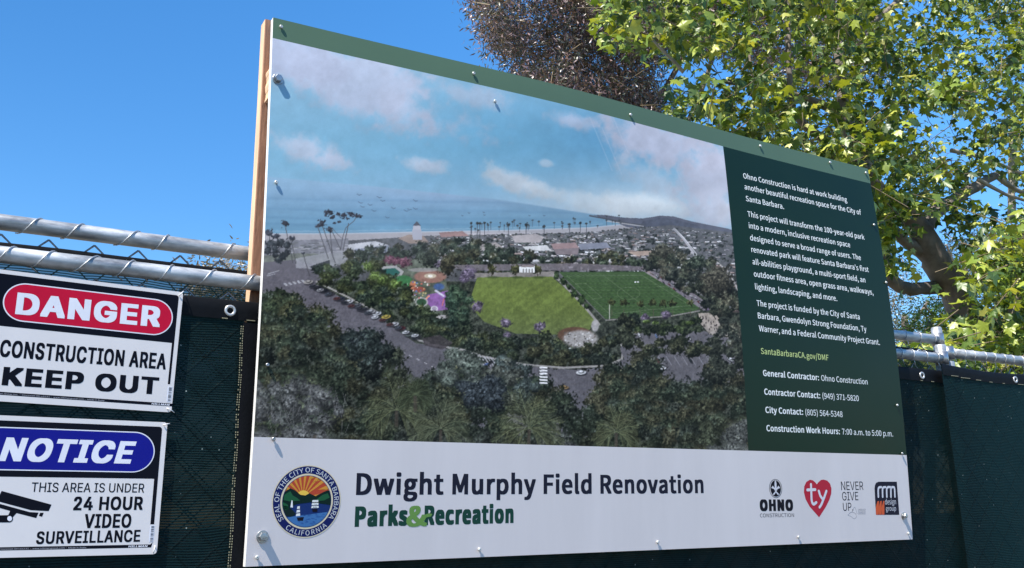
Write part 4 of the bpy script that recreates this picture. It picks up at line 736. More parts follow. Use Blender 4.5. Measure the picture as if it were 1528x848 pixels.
OUTLINES_I = {
    'A': (480, [[239, 456, 213, 371, 191, 302, 85, 0, 16, 0, 201, 509, 276, 509, 463, 0, 395, 0, 287, 302, 264, 372], [110, 142, 110, 199, 370, 199, 370, 142]]),
    'C': (510, [[267, -7, 225, -3, 186, 7, 150, 25, 119, 49, 92, 79, 70, 115, 53, 157, 44, 203, 40, 254, 44, 305, 53, 352, 70, 393, 92, 429, 119, 459, 150, 484, 186, 501, 225, 512, 267, 516, 340, 504, 362, 496, 383, 485, 402, 471, 419, 456, 435, 438, 448, 418, 459, 397, 467, 373, 473, 348, 408, 348, 389, 395, 357, 428, 315, 449, 267, 456, 237, 453, 209, 445, 184, 432, 161, 414, 141, 391, 125, 364, 113, 332, 106, 295, 103, 254, 106, 213, 113, 177, 125, 145, 141, 117, 161, 94, 184, 76, 210, 63, 237, 56, 267, 53, 315, 60, 357, 81, 389, 114, 408, 160, 473, 160, 467, 135, 459, 112, 448, 91, 435, 71, 420, 53, 402, 38, 383, 24, 363, 13, 341, 5, 317, -2, 293, -6]]),
    'D': (502, [[219, 0, 96, 0, 96, 57, 215, 57, 254, 60, 288, 68, 318, 81, 343, 99, 363, 122, 379, 149, 390, 181, 397, 216, 399, 255, 397, 294, 390, 329, 379, 361, 364, 388, 344, 410, 320, 428, 291, 441, 258, 449, 221, 452, 93, 452, 93, 509, 225, 509, 273, 505, 315, 495, 353, 478, 385, 455, 412, 426, 433, 391, 449, 351, 458, 306, 462, 255, 458, 205, 449, 159, 433, 119, 411, 83, 384, 54, 351, 31, 312, 14, 268, 3], [125, 509, 125, 0, 60, 0, 60, 509]]),
    'E': (419, [[60, 0, 60, 509, 372, 509, 372, 452, 125, 452, 125, 286, 355, 286, 355, 229, 125, 229, 125, 57, 375, 57, 375, 0]]),
    'G': (520, [[415, 199, 283, 199, 283, 256, 478, 256, 478, 200, 475, 160, 466, 124, 451, 91, 431, 62, 406, 38, 377, 19, 344, 5, 308, -4, 269, -7, 225, -3, 185, 7, 149, 25, 118, 49, 91, 79, 69, 116, 53, 157, 43, 203, 40, 254, 43, 305, 53, 352, 69, 393, 91, 429, 117, 459, 149, 484, 184, 501, 223, 512, 265, 516, 291, 514, 316, 510, 340, 504, 363, 494, 384, 483, 403, 469, 421, 453, 436, 436, 449, 416, 460, 395, 468, 373, 474, 349, 408, 349, 387, 393, 356, 427, 315, 448, 265, 456, 236, 453, 209, 445, 183, 432, 160, 414, 141, 392, 125, 364, 113, 332, 106, 295, 103, 254, 106, 213, 113, 177, 125, 145, 141, 117, 161, 95, 184, 76, 210, 63, 238, 56, 269, 53, 296, 55, 322, 61, 345, 71, 365, 85, 382, 102, 396, 123, 407, 147, 413, 173]]),
    'H': (517, [[60, 0, 60, 509, 125, 509, 125, 289, 392, 289, 392, 509, 457, 509, 457, 0, 392, 0, 392, 232, 125, 232, 125, 0]]),
    'I': (300, [[31, 0, 31, 57, 118, 57, 118, 452, 31, 452, 31, 509, 269, 509, 269, 452, 183, 452, 183, 57, 269, 57, 269, 0]]),
    'K': (467, [[104, 145, 104, 216, 139, 261, 174, 303, 212, 344, 364, 509, 448, 509, 231, 276, 228, 276], [60, 0, 60, 509, 125, 509, 125, 334, 124, 225, 125, 193, 125, 0], [372, 0, 188, 259, 228, 309, 449, 0]]),
    'L': (393, [[60, 0, 60, 509, 125, 509, 125, 57, 361, 57, 361, 0]]),
    'M': (628, [[120, 435, 120, 416, 121, 372, 122, 328, 122, 291, 122, 0, 60, 0, 60, 509, 152, 509, 277, 187, 287, 159, 299, 123, 311, 84, 315, 73, 318, 83, 330, 121, 342, 158, 352, 187, 476, 509, 568, 509, 568, 0, 504, 0, 504, 291, 504, 327, 505, 369, 506, 413, 507, 436, 498, 409, 482, 363, 467, 322, 456, 291, 342, 0, 286, 0, 170, 291, 159, 321, 145, 361, 129, 408]]),
    'N': (523, [[120, 431, 122, 384, 124, 328, 125, 291, 125, 0, 60, 0, 60, 509, 136, 509, 343, 183, 363, 151, 388, 107, 403, 76, 401, 108, 399, 157, 399, 195, 399, 509, 463, 509, 463, 0, 387, 0, 202, 290, 177, 331, 148, 381]]),
    'O': (533, [[267, -7, 225, -3, 186, 7, 150, 25, 119, 49, 92, 79, 70, 115, 53, 157, 44, 203, 40, 254, 44, 305, 53, 352, 70, 393, 92, 429, 119, 459, 150, 484, 186, 501, 225, 512, 267, 516, 309, 512, 348, 501, 384, 484, 415, 459, 442, 429, 464, 393, 480, 352, 490, 305, 493, 254, 490, 203, 480, 157, 464, 115, 442, 79, 415, 49, 384, 25, 348, 7, 309, -3], [267, 53, 296, 55, 324, 63, 349, 76, 372, 94, 392, 116, 408, 144, 420, 176, 428, 213, 430, 254, 428, 295, 420, 332, 408, 365, 392, 392, 372, 415, 349, 433, 324, 446, 296, 453, 267, 456, 237, 453, 210, 445, 184, 433, 161, 415, 142, 392, 125, 364, 113, 332, 106, 295, 103, 254, 106, 213, 113, 176, 125, 144, 142, 117, 161, 94, 184, 76, 210, 63, 237, 55]]),
    'P': (445, [[125, 242, 233, 242, 257, 244, 279, 248, 297, 256, 312, 266, 324, 279, 333, 294, 339, 310, 343, 328, 344, 348, 343, 367, 339, 385, 333, 402, 324, 416, 312, 428, 297, 439, 279, 446, 257, 451, 232, 452, 125, 452], [125, 242, 125, 186, 109, 186, 109, 242], [125, 186, 125, 0, 60, 0, 60, 509, 235, 509, 272, 506, 305, 499, 332, 487, 356, 471, 375, 452, 390, 430, 400, 404, 407, 377, 409, 348, 407, 318, 400, 291, 390, 265, 375, 243, 356, 223, 332, 207, 305, 195, 272, 188, 235, 186]]),
    'R': (449, [[125, 255, 234, 255, 258, 256, 280, 260, 298, 267, 313, 276, 325, 287, 334, 300, 340, 316, 344, 333, 345, 352, 344, 371, 340, 389, 334, 405, 325, 419, 313, 430, 298, 440, 279, 446, 258, 451, 233, 452, 125, 452], [125, 255, 125, 198, 96, 198, 96, 255], [125, 198, 125, 0, 60, 0, 60, 509, 236, 509, 273, 506, 305, 500, 333, 489, 356, 473, 376, 455, 390, 433, 401, 408, 407, 381, 409, 352, 407, 323, 401, 296, 390, 271, 376, 250, 356, 232, 333, 217, 305, 206, 273, 200, 236, 198], [353, 0, 230, 229, 303, 229, 428, 0]]),
    'S': (447, [[224, -9, 188, -7, 156, -1, 128, 9, 102, 23, 81, 40, 64, 60, 51, 83, 42, 109, 38, 137, 104, 137, 108, 118, 114, 102, 123, 88, 136, 76, 150, 66, 166, 59, 224, 49, 246, 50, 267, 54, 286, 60, 303, 69, 317, 79, 329, 92, 338, 106, 344, 122, 346, 139, 344, 154, 340, 168, 332, 179, 296, 205, 245, 222, 184, 239, 145, 253, 112, 269, 86, 289, 67, 313, 56, 341, 52, 372, 54, 400, 62, 425, 75, 448, 92, 468, 113, 484, 138, 498, 165, 508, 195, 514, 227, 516, 259, 514, 289, 508, 316, 498, 340, 484, 360, 468, 377, 449, 390, 427, 398, 403, 401, 378, 337, 378, 332, 402, 320, 421, 302, 437, 280, 449, 254, 456, 225, 459, 204, 457, 185, 454, 167, 448, 152, 440, 139, 430, 129, 418, 121, 405, 117, 391, 115, 376, 117, 359, 122, 345, 131, 334, 169, 308, 212, 293, 264, 279, 312, 264, 359, 238, 395, 198, 402, 180, 407, 161, 408, 139, 406, 112, 399, 87, 386, 64, 370, 43, 349, 25, 323, 11, 294, 0, 261, -7]]),
    'T': (449, [[32, 452, 32, 509, 417, 509, 417, 452, 257, 452, 257, 0, 193, 0, 193, 452]]),
    'U': (517, [[259, -8, 220, -6, 186, 2, 154, 15, 126, 33, 103, 55, 85, 80, 71, 108, 63, 140, 60, 173, 60, 509, 124, 509, 124, 178, 126, 155, 132, 133, 141, 113, 153, 95, 169, 80, 187, 68, 208, 59, 232, 53, 259, 52, 285, 53, 309, 59, 331, 68, 349, 80, 364, 95, 377, 113, 385, 133, 391, 155, 393, 178, 393, 509, 457, 509, 457, 173, 454, 140, 446, 108, 433, 80, 414, 55, 391, 33, 363, 15, 332, 2, 297, -6]]),
    'V': (480, [[241, 52, 267, 138, 290, 206, 395, 509, 463, 509, 278, 0, 204, 0, 16, 509, 84, 509, 192, 206, 215, 137]]),
    'a': (389, [[160, -9, 137, -7, 115, -3, 94, 5, 76, 15, 60, 29, 48, 45, 38, 63, 32, 84, 30, 108, 32, 128, 36, 146, 43, 161, 53, 174, 64, 184, 78, 193, 125, 211, 178, 220, 234, 227, 265, 235, 271, 240, 274, 246, 276, 255, 276, 257, 267, 297, 240, 322, 196, 331, 149, 322, 118, 301, 100, 274, 41, 291, 51, 313, 64, 331, 79, 346, 95, 358, 114, 368, 133, 375, 194, 384, 239, 379, 286, 360, 300, 350, 312, 336, 322, 320, 330, 301, 335, 278, 337, 251, 337, 0, 277, 0, 277, 52, 272, 52, 252, 25, 215, 1], [170, 45, 192, 47, 211, 51, 228, 59, 242, 68, 254, 80, 263, 93, 270, 108, 274, 122, 276, 138, 276, 190, 259, 182, 231, 176, 200, 171, 175, 168, 134, 159, 103, 139, 97, 130, 93, 118, 92, 105, 102, 72, 130, 52]]),
    'c': (396, [[207, -8, 174, -5, 144, 3, 117, 16, 93, 35, 72, 58, 56, 85, 44, 116, 37, 150, 34, 187, 37, 225, 44, 260, 56, 291, 72, 318, 93, 341, 117, 360, 144, 374, 174, 382, 207, 384, 260, 377, 305, 356, 340, 322, 362, 277, 303, 262, 290, 289, 270, 311, 242, 325, 207, 330, 184, 328, 163, 321, 145, 310, 130, 296, 118, 278, 108, 258, 102, 236, 98, 212, 96, 187, 98, 163, 102, 139, 108, 117, 118, 97, 130, 80, 145, 66, 163, 55, 184, 49, 207, 46, 243, 52, 271, 66, 292, 89, 304, 117, 363, 102, 341, 56, 306, 21, 261, -1]]),
    'd': (424, [[195, -8, 165, -6, 137, 3, 111, 16, 89, 34, 70, 57, 55, 84, 43, 116, 36, 151, 34, 189, 36, 227, 43, 261, 55, 293, 70, 320, 89, 342, 112, 361, 137, 374, 165, 382, 196, 384, 218, 383, 237, 379, 253, 373, 287, 346, 306, 319, 311, 319, 311, 509, 372, 509, 372, 0, 313, 0, 313, 59, 307, 59, 287, 31, 252, 4, 236, -3, 217, -7], [205, 47, 226, 49, 246, 55, 263, 65, 278, 78, 290, 95, 299, 115, 306, 138, 310, 162, 312, 189, 310, 216, 306, 241, 300, 263, 290, 282, 278, 299, 263, 312, 246, 322, 227, 328, 205, 330, 182, 328, 162, 322, 145, 311, 130, 298, 118, 281, 108, 261, 102, 239, 98, 215, 96, 189, 98, 163, 102, 139, 109, 117, 118, 97, 130, 80, 145, 66, 162, 55, 182, 49]]),
    'e': (404, [[308, 221, 338, 221, 310, 202], [96, 221, 96, 211, 96, 178, 97, 169, 75, 169, 75, 221], [96, 221, 308, 221, 308, 226, 304, 248, 298, 269, 288, 286, 277, 301, 263, 314, 246, 323, 227, 328, 205, 330, 183, 328, 164, 323, 146, 313, 131, 301, 119, 286, 109, 270, 102, 251, 97, 231], [97, 169, 98, 151, 102, 127, 110, 106, 121, 88, 135, 73, 151, 61, 169, 53, 190, 48, 212, 46, 254, 53, 285, 73, 306, 105, 365, 91, 358, 72, 348, 55, 335, 39, 320, 26, 302, 14, 283, 4, 261, -3, 237, -7, 212, -8, 177, -5, 145, 3, 117, 16, 92, 35, 72, 58, 56, 85, 44, 116, 37, 150, 34, 187, 36, 224, 44, 258, 55, 290, 71, 317, 91, 340, 115, 359, 142, 373, 172, 382, 205, 384, 266, 374, 285, 366, 303, 355, 319, 341, 334, 324, 347, 305, 357, 282, 365, 256, 370, 227, 371, 194, 371, 169]]),
    'g': (425, [[207, -151, 180, -149, 156, -146, 134, -140, 82, -110, 51, -69, 101, -41, 122, -66, 154, -88, 207, -97, 236, -95, 261, -87, 282, -75, 298, -58, 308, -34, 311, -6, 311, 68, 306, 68, 287, 41, 252, 16, 236, 10, 217, 6, 195, 5, 165, 7, 138, 14, 113, 27, 90, 43, 71, 65, 55, 90, 43, 120, 36, 154, 34, 191, 36, 229, 43, 263, 55, 293, 71, 320, 90, 342, 112, 361, 138, 374, 166, 382, 196, 384, 218, 383, 237, 379, 253, 373, 288, 346, 308, 319, 313, 319, 313, 379, 372, 379, 372, -9, 370, -40, 363, -67, 350, -90, 334, -109, 314, -124, 291, -136, 265, -144, 237, -149], [205, 59, 227, 61, 246, 66, 264, 75, 278, 87, 290, 103, 300, 121, 307, 142, 311, 166, 312, 193, 311, 219, 307, 242, 300, 264, 291, 283, 279, 299, 264, 312, 247, 322, 227, 328, 205, 330, 182, 328, 163, 322, 145, 312, 130, 298, 118, 282, 109, 262, 102, 241, 98, 218, 96, 193, 98, 167, 102, 144, 109, 123, 118, 104, 131, 88, 145, 76, 163, 66, 183, 61]]),
    'h': (410, [[114, 314, 116, 319, 132, 344, 152, 362, 175, 374, 200, 382, 227, 384, 252, 383, 275, 377, 295, 369, 313, 356, 328, 340, 341, 321, 350, 298, 355, 271, 357, 240, 357, 0, 296, 0, 296, 235, 293, 263, 286, 286, 273, 304, 256, 318, 235, 326, 210, 329, 192, 328, 176, 324, 161, 317, 147, 308, 136, 297, 126, 283, 119, 266, 115, 248, 114, 227, 114, 0, 53, 0, 53, 509, 114, 509]]),
    'i': (167, [[53, 0, 53, 379, 114, 379, 114, 0], [84, 443, 73, 444, 63, 448, 54, 455, 47, 463, 43, 472, 41, 483, 43, 494, 47, 504, 54, 512, 63, 518, 73, 522, 84, 524, 95, 522, 105, 518, 114, 512, 121, 504, 125, 494, 126, 483, 125, 472, 121, 463, 114, 455, 105, 448, 95, 444]]),
    'l': (189, [[139, -2, 112, 0, 91, 8, 74, 20, 62, 37, 55, 59, 53, 84, 53, 509, 114, 509, 114, 99, 120, 62, 126, 57, 135, 53, 146, 52, 160, 53, 170, 54, 181, 3, 162, -1]]),
    'm': (610, [[317, 309, 318, 312, 326, 329, 337, 343, 381, 375, 437, 386, 458, 385, 478, 380, 497, 372, 514, 361, 529, 346, 541, 328, 550, 307, 555, 283, 557, 255, 557, 0, 496, 0, 496, 254, 493, 279, 485, 298, 473, 313, 456, 323, 438, 329, 419, 330, 402, 329, 387, 326, 374, 320, 345, 290, 335, 247, 335, 0, 274, 0, 274, 260, 272, 280, 265, 297, 253, 311, 238, 322, 220, 328, 199, 330, 158, 320, 145, 312, 135, 302, 126, 289, 119, 274, 115, 257, 114, 238, 114, 0, 53, 0, 53, 379, 112, 379, 112, 308, 114, 314, 122, 331, 132, 346, 172, 376, 219, 386, 245, 383, 268, 375, 287, 361, 303, 342, 314, 320]]),
    'n': (410, [[112, 310, 116, 319, 132, 344, 152, 362, 175, 374, 200, 382, 227, 384, 252, 383, 275, 377, 295, 369, 313, 356, 328, 340, 341, 321, 350, 298, 355, 271, 357, 240, 357, 0, 296, 0, 296, 235, 293, 263, 286, 286, 273, 304, 256, 318, 235, 326, 210, 329, 192, 328, 176, 324, 161, 317, 147, 308, 136, 297, 126, 283, 119, 266, 115, 248, 114, 227, 114, 0, 53, 0, 53, 379, 112, 379]]),
    'o': (415, [[207, -8, 174, -5, 144, 3, 117, 16, 93, 35, 72, 58, 56, 85, 44, 116, 37, 150, 34, 187, 37, 225, 44, 260, 56, 291, 72, 318, 93, 341, 117, 360, 144, 374, 174, 382, 207, 384, 241, 382, 271, 374, 299, 360, 323, 341, 343, 318, 359, 291, 371, 260, 379, 225, 381, 187, 379, 150, 371, 116, 359, 85, 343, 58, 323, 35, 299, 16, 271, 3, 241, -5], [207, 46, 231, 49, 252, 55, 270, 66, 285, 80, 298, 97, 307, 117, 314, 139, 318, 163, 319, 187, 318, 212, 314, 236, 307, 258, 298, 278, 285, 296, 270, 310, 252, 321, 231, 328, 207, 330, 184, 328, 163, 321, 145, 310, 130, 296, 118, 278, 108, 258, 102, 236, 98, 212, 96, 187, 98, 163, 102, 139, 108, 117, 118, 97, 130, 80, 145, 66, 163, 55, 184, 49]]),
    'p': (424, [[53, -143, 53, 379, 112, 379, 112, 319, 118, 319, 137, 346, 171, 373, 188, 379, 207, 383, 229, 384, 259, 382, 287, 374, 313, 361, 335, 342, 354, 320, 370, 293, 381, 261, 388, 227, 390, 189, 388, 151, 381, 116, 370, 84, 355, 57, 336, 34, 313, 16, 288, 3, 260, -6, 229, -8, 208, -7, 189, -3, 173, 4, 138, 31, 118, 59, 114, 59, 114, -143], [220, 47, 242, 49, 262, 55, 279, 66, 294, 80, 306, 97, 316, 117, 323, 139, 327, 163, 328, 189, 327, 215, 323, 239, 316, 261, 307, 281, 295, 298, 280, 311, 262, 322, 243, 328, 220, 330, 198, 328, 178, 322, 161, 312, 147, 299, 134, 282, 125, 263, 118, 241, 114, 216, 113, 189, 114, 162, 118, 138, 125, 115, 135, 95, 147, 78, 162, 65, 179, 55, 198, 49]]),
    'r': (259, [[53, 0, 53, 379, 112, 379, 112, 321, 115, 321, 124, 339, 137, 354, 152, 367, 171, 377, 191, 383, 213, 385, 229, 384, 243, 384, 243, 322, 230, 324, 207, 326, 190, 324, 174, 321, 159, 315, 146, 306, 135, 296, 126, 284, 119, 269, 115, 254, 114, 237, 114, 0]]),
    't': (227, [[204, 379, 204, 327, 6, 327, 6, 379], [65, 471, 126, 471, 126, 98, 127, 83, 130, 70, 136, 61, 144, 55, 156, 51, 170, 50, 185, 51, 202, 54, 213, 2, 192, -3, 168, -4, 138, -1, 113, 7, 92, 21, 77, 41, 68, 64, 65, 93]]),
    'u': (410, [[298, 70, 294, 60, 277, 35, 257, 17, 234, 5, 209, -3, 182, -5, 158, -3, 135, 2, 115, 11, 97, 23, 82, 39, 69, 59, 60, 82, 54, 109, 53, 139, 53, 379, 114, 379, 114, 144, 116, 117, 124, 94, 137, 75, 154, 61, 175, 53, 200, 50, 218, 51, 234, 55, 249, 62, 263, 71, 274, 83, 283, 97, 290, 113, 295, 132, 296, 153, 296, 379, 357, 379, 357, 0, 298, 0]]),
    'w': (567, [[284, 309, 277, 280, 263, 225, 248, 172, 199, 0, 138, 0, 23, 379, 87, 379, 133, 214, 154, 137, 170, 64, 186, 135, 206, 214, 252, 379, 316, 379, 362, 214, 382, 136, 397, 66, 413, 135, 434, 214, 480, 379, 545, 379, 429, 0, 368, 0, 319, 172, 305, 225, 291, 280]]),
    '1': (453, [[76, 0, 76, 55, 391, 55, 391, 0], [276, 509, 276, 0, 212, 0, 212, 448, 209, 448, 86, 358, 86, 427, 198, 509]]),
    '2': (453, [[64, 0, 64, 47, 234, 229, 282, 282, 311, 327, 320, 371, 319, 389, 315, 405, 308, 419, 298, 431, 287, 441, 273, 449, 224, 460, 205, 458, 188, 454, 172, 447, 159, 438, 148, 427, 139, 413, 132, 398, 128, 381, 127, 362, 66, 362, 68, 391, 75, 418, 86, 442, 102, 464, 121, 482, 143, 496, 168, 507, 196, 513, 225, 516, 254, 513, 281, 507, 306, 497, 328, 482, 346, 465, 361, 445, 372, 423, 379, 398, 381, 372, 371, 318, 336, 259, 267, 180, 153, 60, 153, 57, 389, 57, 389, 0]]),
    '3': (453, [[221, 289, 247, 290, 279, 286, 308, 276, 333, 262, 354, 244, 371, 222, 383, 198, 391, 173, 393, 145, 390, 116, 383, 90, 370, 66, 354, 45, 333, 27, 309, 12, 281, 2, 251, -5, 218, -7, 188, -5, 159, 1, 133, 10, 108, 22, 88, 38, 70, 57, 57, 79, 48, 104, 44, 132, 109, 132, 112, 115, 118, 100, 126, 87, 137, 76, 150, 66, 165, 59, 219, 50, 275, 61, 291, 69, 304, 80, 315, 93, 323, 108, 328, 125, 329, 145, 328, 163, 323, 180, 316, 196, 306, 211, 292, 223, 275, 234, 254, 241, 229, 246, 201, 248, 157, 248, 157, 299, 288, 448, 288, 452, 70, 452, 70, 509, 372, 509, 372, 461]]),
    '4': (453, [[40, 105, 40, 158, 247, 509, 311, 509, 109, 166, 109, 163, 413, 163, 413, 105], [282, 0, 282, 121, 282, 146, 282, 318, 343, 318, 343, 0]]),
    '5': (453, [[221, -7, 192, -5, 165, 1, 140, 11, 118, 25, 99, 41, 83, 60, 71, 82, 63, 105, 60, 130, 122, 130, 125, 115, 130, 102, 138, 89, 173, 60, 221, 50, 241, 51, 259, 56, 276, 64, 291, 75, 304, 89, 314, 104, 322, 122, 326, 141, 328, 162, 326, 183, 321, 203, 314, 221, 303, 237, 290, 251, 275, 262, 257, 270, 238, 275, 218, 277, 167, 268, 128, 246, 67, 253, 96, 509, 366, 509, 366, 452, 151, 452, 134, 301, 136, 301, 178, 325, 229, 334, 252, 332, 274, 328, 294, 321, 313, 311, 330, 299, 345, 285, 358, 269, 370, 251, 379, 231, 386, 210, 390, 187, 391, 163, 388, 132, 381, 102, 369, 76, 352, 52, 332, 32, 309, 15, 282, 3, 253, -4]]),
    '.': (188, [[95, -4, 83, -3, 73, 1, 63, 9, 55, 18, 51, 29, 50, 41, 51, 53, 55, 64, 63, 73, 73, 81, 83, 85, 95, 87, 107, 85, 118, 81, 128, 73, 135, 64, 140, 53, 141, 41, 140, 29, 135, 18, 128, 9, 118, 1, 107, -3]]),
    '-': (453, [[337, 244, 337, 188, 114, 188, 114, 244]]),
}

# ---------------------------------------------------------------- lettering
GLYPH = {}
for f_, table in (('S', OUTLINES_S), ('I', OUTLINES_I)):
    for ch, (adv, cs) in table.items(): GLYPH[f_ + ch] = (adv / 1000, [np.array(c, float).reshape(-1, 2) / 1000 for c in cs])
CAP = {f: GLYPH[f + 'H'][1][0][:, 1].max() for f in 'SI'}
SPACE = {'S': .079, 'I': CAP['I'] * .34}
def layout(txt, font='S', track=0.0):
    x = 0; out = []
    for ch in txt:
        if ch == ' ': x += SPACE[font] + track; continue
        if font + ch not in GLYPH: continue
        adv, cs = GLYPH[font + ch]
        out.append((ch, x, cs)); x += adv + track
    return out, x - track
def signed(c): return (c[:, 0] * np.roll(c[:, 1], -1) - np.roll(c[:, 0], -1) * c[:, 1]).sum()
TURN = {f: (1.0 if signed(GLYPH[f + 'H'][1][0]) < 0 else -1.0) for f in 'SI'}
from mathutils.geometry import tessellate_polygon
def fill(loops):
    """triangulate closed 2-D loops (holes by nesting)"""
    loops = [np.asarray(l, float) for l in loops]; F = tessellate_polygon([[Vector((p[0], p[1], 0)) for p in l] for l in loops])
    return np.vstack(loops), [tuple(t) for t in F]
def ring_inside(a_, b_):
    x, y = a_.mean(0); r = False
    for k in range(len(b_)):
        (xa, ya), (xb, yb) = b_[k], b_[(k + 1) % len(b_)]
        if (ya > y) != (yb > y) and x < (xb - xa) * (y - ya) / (yb - ya) + xa: r = not r
    return r
SPANS = []
def letters(name, V, F, m, parent, eps, place):
    """big lettering: one object for each letter of the line just set"""
    for a_, b_ in list(SPANS):
        f = [tuple(i_ - a_ for i_ in q) for q in F if a_ <= q[0] < b_]; o = add(name, place(V[a_:b_], eps), f, m, parent)
    return o
def text2d(txt, p0, p1, cap, font='S', bold=0.0, shear=0.0, track=0.0):
    """filled letters from p0 (baseline left) to p1 (baseline right), capital height cap, in sign coordinates"""
    gl, w = layout(txt, font, track + bold * 1.5)
    Vs = []; F = []; o = 0; SPANS.clear()
    for _, x, cs in gl:
        big = [c for c in cs if signed(c) * TURN[font] < 0]; holes = [c for c in cs if signed(c) * TURN[font] >= 0]; o_first = o; lay = 0
        shifts = [(0, 0)] if not bold else [(i_ * bold, j_ * bold * .62) for i_ in (-1, 0, 1) for j_ in (-1, 0, 1)]
        for c in big:                      # strokes that overlap lie in layers a hair apart; heavy type is the outline laid over itself
            mine = [h_ for h_ in holes if len(big) == 1 or ring_inside(h_, c)]; v, f = fill([c] + mine)
            for sh in shifts:
                Vs.append(np.c_[v + [x + sh[0], sh[1]], np.full(len(v), lay)]); F += [tuple(q + o for q in t) for t in f]; o += len(v); lay += 1
        SPANS.append((o_first, o))
    V = np.vstack(Vs); xmin, xmax = V[:, 0].min(), V[:, 0].max()
    p0 = np.array(p0, float); p1 = np.array(p1, float); u = p1 - p0; L = np.linalg.norm(u); u /= L; n = np.array([-u[1], u[0]])
    sx = L / (xmax - xmin); sy = cap / (CAP[font] + 1.24 * bold)
    a = (V[:, 0] - xmin) * sx + shear * V[:, 1] * sy; b = (V[:, 1] + .62 * bold) * sy
    return np.c_[p0 + a[:, None] * u + b[:, None] * n, V[:, 2]], F
def on_board(P2, eps):
    P2 = np.asarray(P2, float); lay = P2[:, 2] * .000006 if P2.shape[1] > 2 else 0.0; return np.c_[P2[:, 0], -bow(P2[:, 0], P2[:, 1]) - eps - lay, P2[:, 1] + Z0]
def decal(name, V2, F, m, parent, eps, place=on_board):
    return add(name, place(V2, eps), F, m, parent)
def shape(name, loops, m, parent, eps, place=on_board):
    V, F = fill([np.asarray(l, float) for l in loops]); return decal(name, V, F, m, parent, eps, place)
def arc(cx, cy, r, a0, a1, n, ry=None): 
    t = np.linspace(a0, a1, n); return np.c_[cx + r * np.cos(t), cy + (ry or r) * np.sin(t)]
def circle(cx, cy, r, n=48, ry=None): return arc(cx, cy, r, 0, 2 * math.pi * (1 - 1 / n), n, ry)
def stroke(P, w, n=8):
    """outline of a round-ended thick polyline, one loop per segment joined as capsules"""
    out = []
    P = np.asarray(P, float)
    L = []; R = []
    T = np.gradient(P, axis=0); T /= np.linalg.norm(T, axis=1)[:, None]
    Nn = np.c_[-T[:, 1], T[:, 0]] * w / 2
    a0 = math.atan2(-Nn[0][1], -Nn[0][0]); a1 = math.atan2(Nn[-1][1], Nn[-1][0])
    cap0 = [P[0] + w / 2 * np.array((math.cos(a0 - math.pi * k / n), math.sin(a0 - math.pi * k / n))) for k in range(1, n)]
    cap1 = [P[-1] + w / 2 * np.array((math.cos(a1 - math.pi * k / n), math.sin(a1 - math.pi * k / n))) for k in range(1, n)]
    return np.array(list(P + Nn) + cap1 + list((P - Nn)[::-1]) + cap0)
def rrect(x0, x1, z0, z1, r, n=8):
    r = min(r, (x1 - x0) / 2, (z1 - z0) / 2)
    return np.vstack([arc(x1 - r, z1 - r, r, 0, math.pi / 2, n), arc(x0 + r, z1 - r, r, math.pi / 2, math.pi, n), arc(x0 + r, z0 + r, r, math.pi, 1.5 * math.pi, n), arc(x1 - r, z0 + r, r, 1.5 * math.pi, 2 * math.pi, n)])

# ---------------------------------------------------------------- the big project sign
sign = empty('project_sign', (0, 0, Z0), 'large park renovation project sign with an aerial view, mounted on the fence', 'sign')
TH = .017
ZBAND, ZFOOT, XPHOTO = 1.1655, .2555, 1.3765
def board_grid(x0, x1, z0, z1, nx, nz, eps=0.0):
    gx, gz = np.meshgrid(np.linspace(x0, x1, nx), np.linspace(z0, z1, nz)); V = on_board(np.c_[gx.ravel(), gz.ravel()], eps)
    i = np.arange(nx * nz).reshape(nz, nx); F = np.stack([i[:-1, :-1], i[:-1, 1:], i[1:, 1:], i[1:, :-1]], -1).reshape(-1, 4)
    return V, F
# backing: back face and the four edges
nx, nz = 48, 30
gx, gz = np.meshgrid(np.linspace(0, BW, nx), np.linspace(0, BH, nz)); Fr = on_board(np.c_[gx.ravel(), gz.ravel()], -.0004); Bk = Fr + [0, TH, 0]
i = np.arange(nx * nz).reshape(nz, nx); o_ = nx * nz
F = [tuple(q) for q in np.stack([i[:-1, :-1], i[1:, :-1], i[1:, 1:], i[:-1, 1:]], -1).reshape(-1, 4) + o_]
rim = list(i[0, :]) + list(i[1:, -1]) + list(i[-1, -2::-1]) + list(i[-2:0:-1, 0])
for k in range(len(rim)): a, b = int(rim[k]), int(rim[(k + 1) % len(rim)]); F.append((a, b, b + o_, a + o_))
F += [tuple(int(v) for v in q) for q in np.stack([i[:-1, :-1], i[:-1, 1:], i[1:, 1:], i[1:, :-1]], -1).reshape(-1, 4)]
add('backing_board', np.vstack([Fr, Bk]), F, M['board_edge'], sign)
V, F = board_grid(0, BW, 0, ZFOOT, 44, 8); add('footer_panel', V, F, M['print_white'], sign, True)
V, F = board_grid(0, BW, ZBAND, BH, 44, 5); add('header_band', V, F, M['print_header'], sign, True)
V, F = board_grid(XPHOTO, BW, ZFOOT, ZBAND, 18, 24); panel = add('text_panel', V, F, M['print_dark'], sign, True)
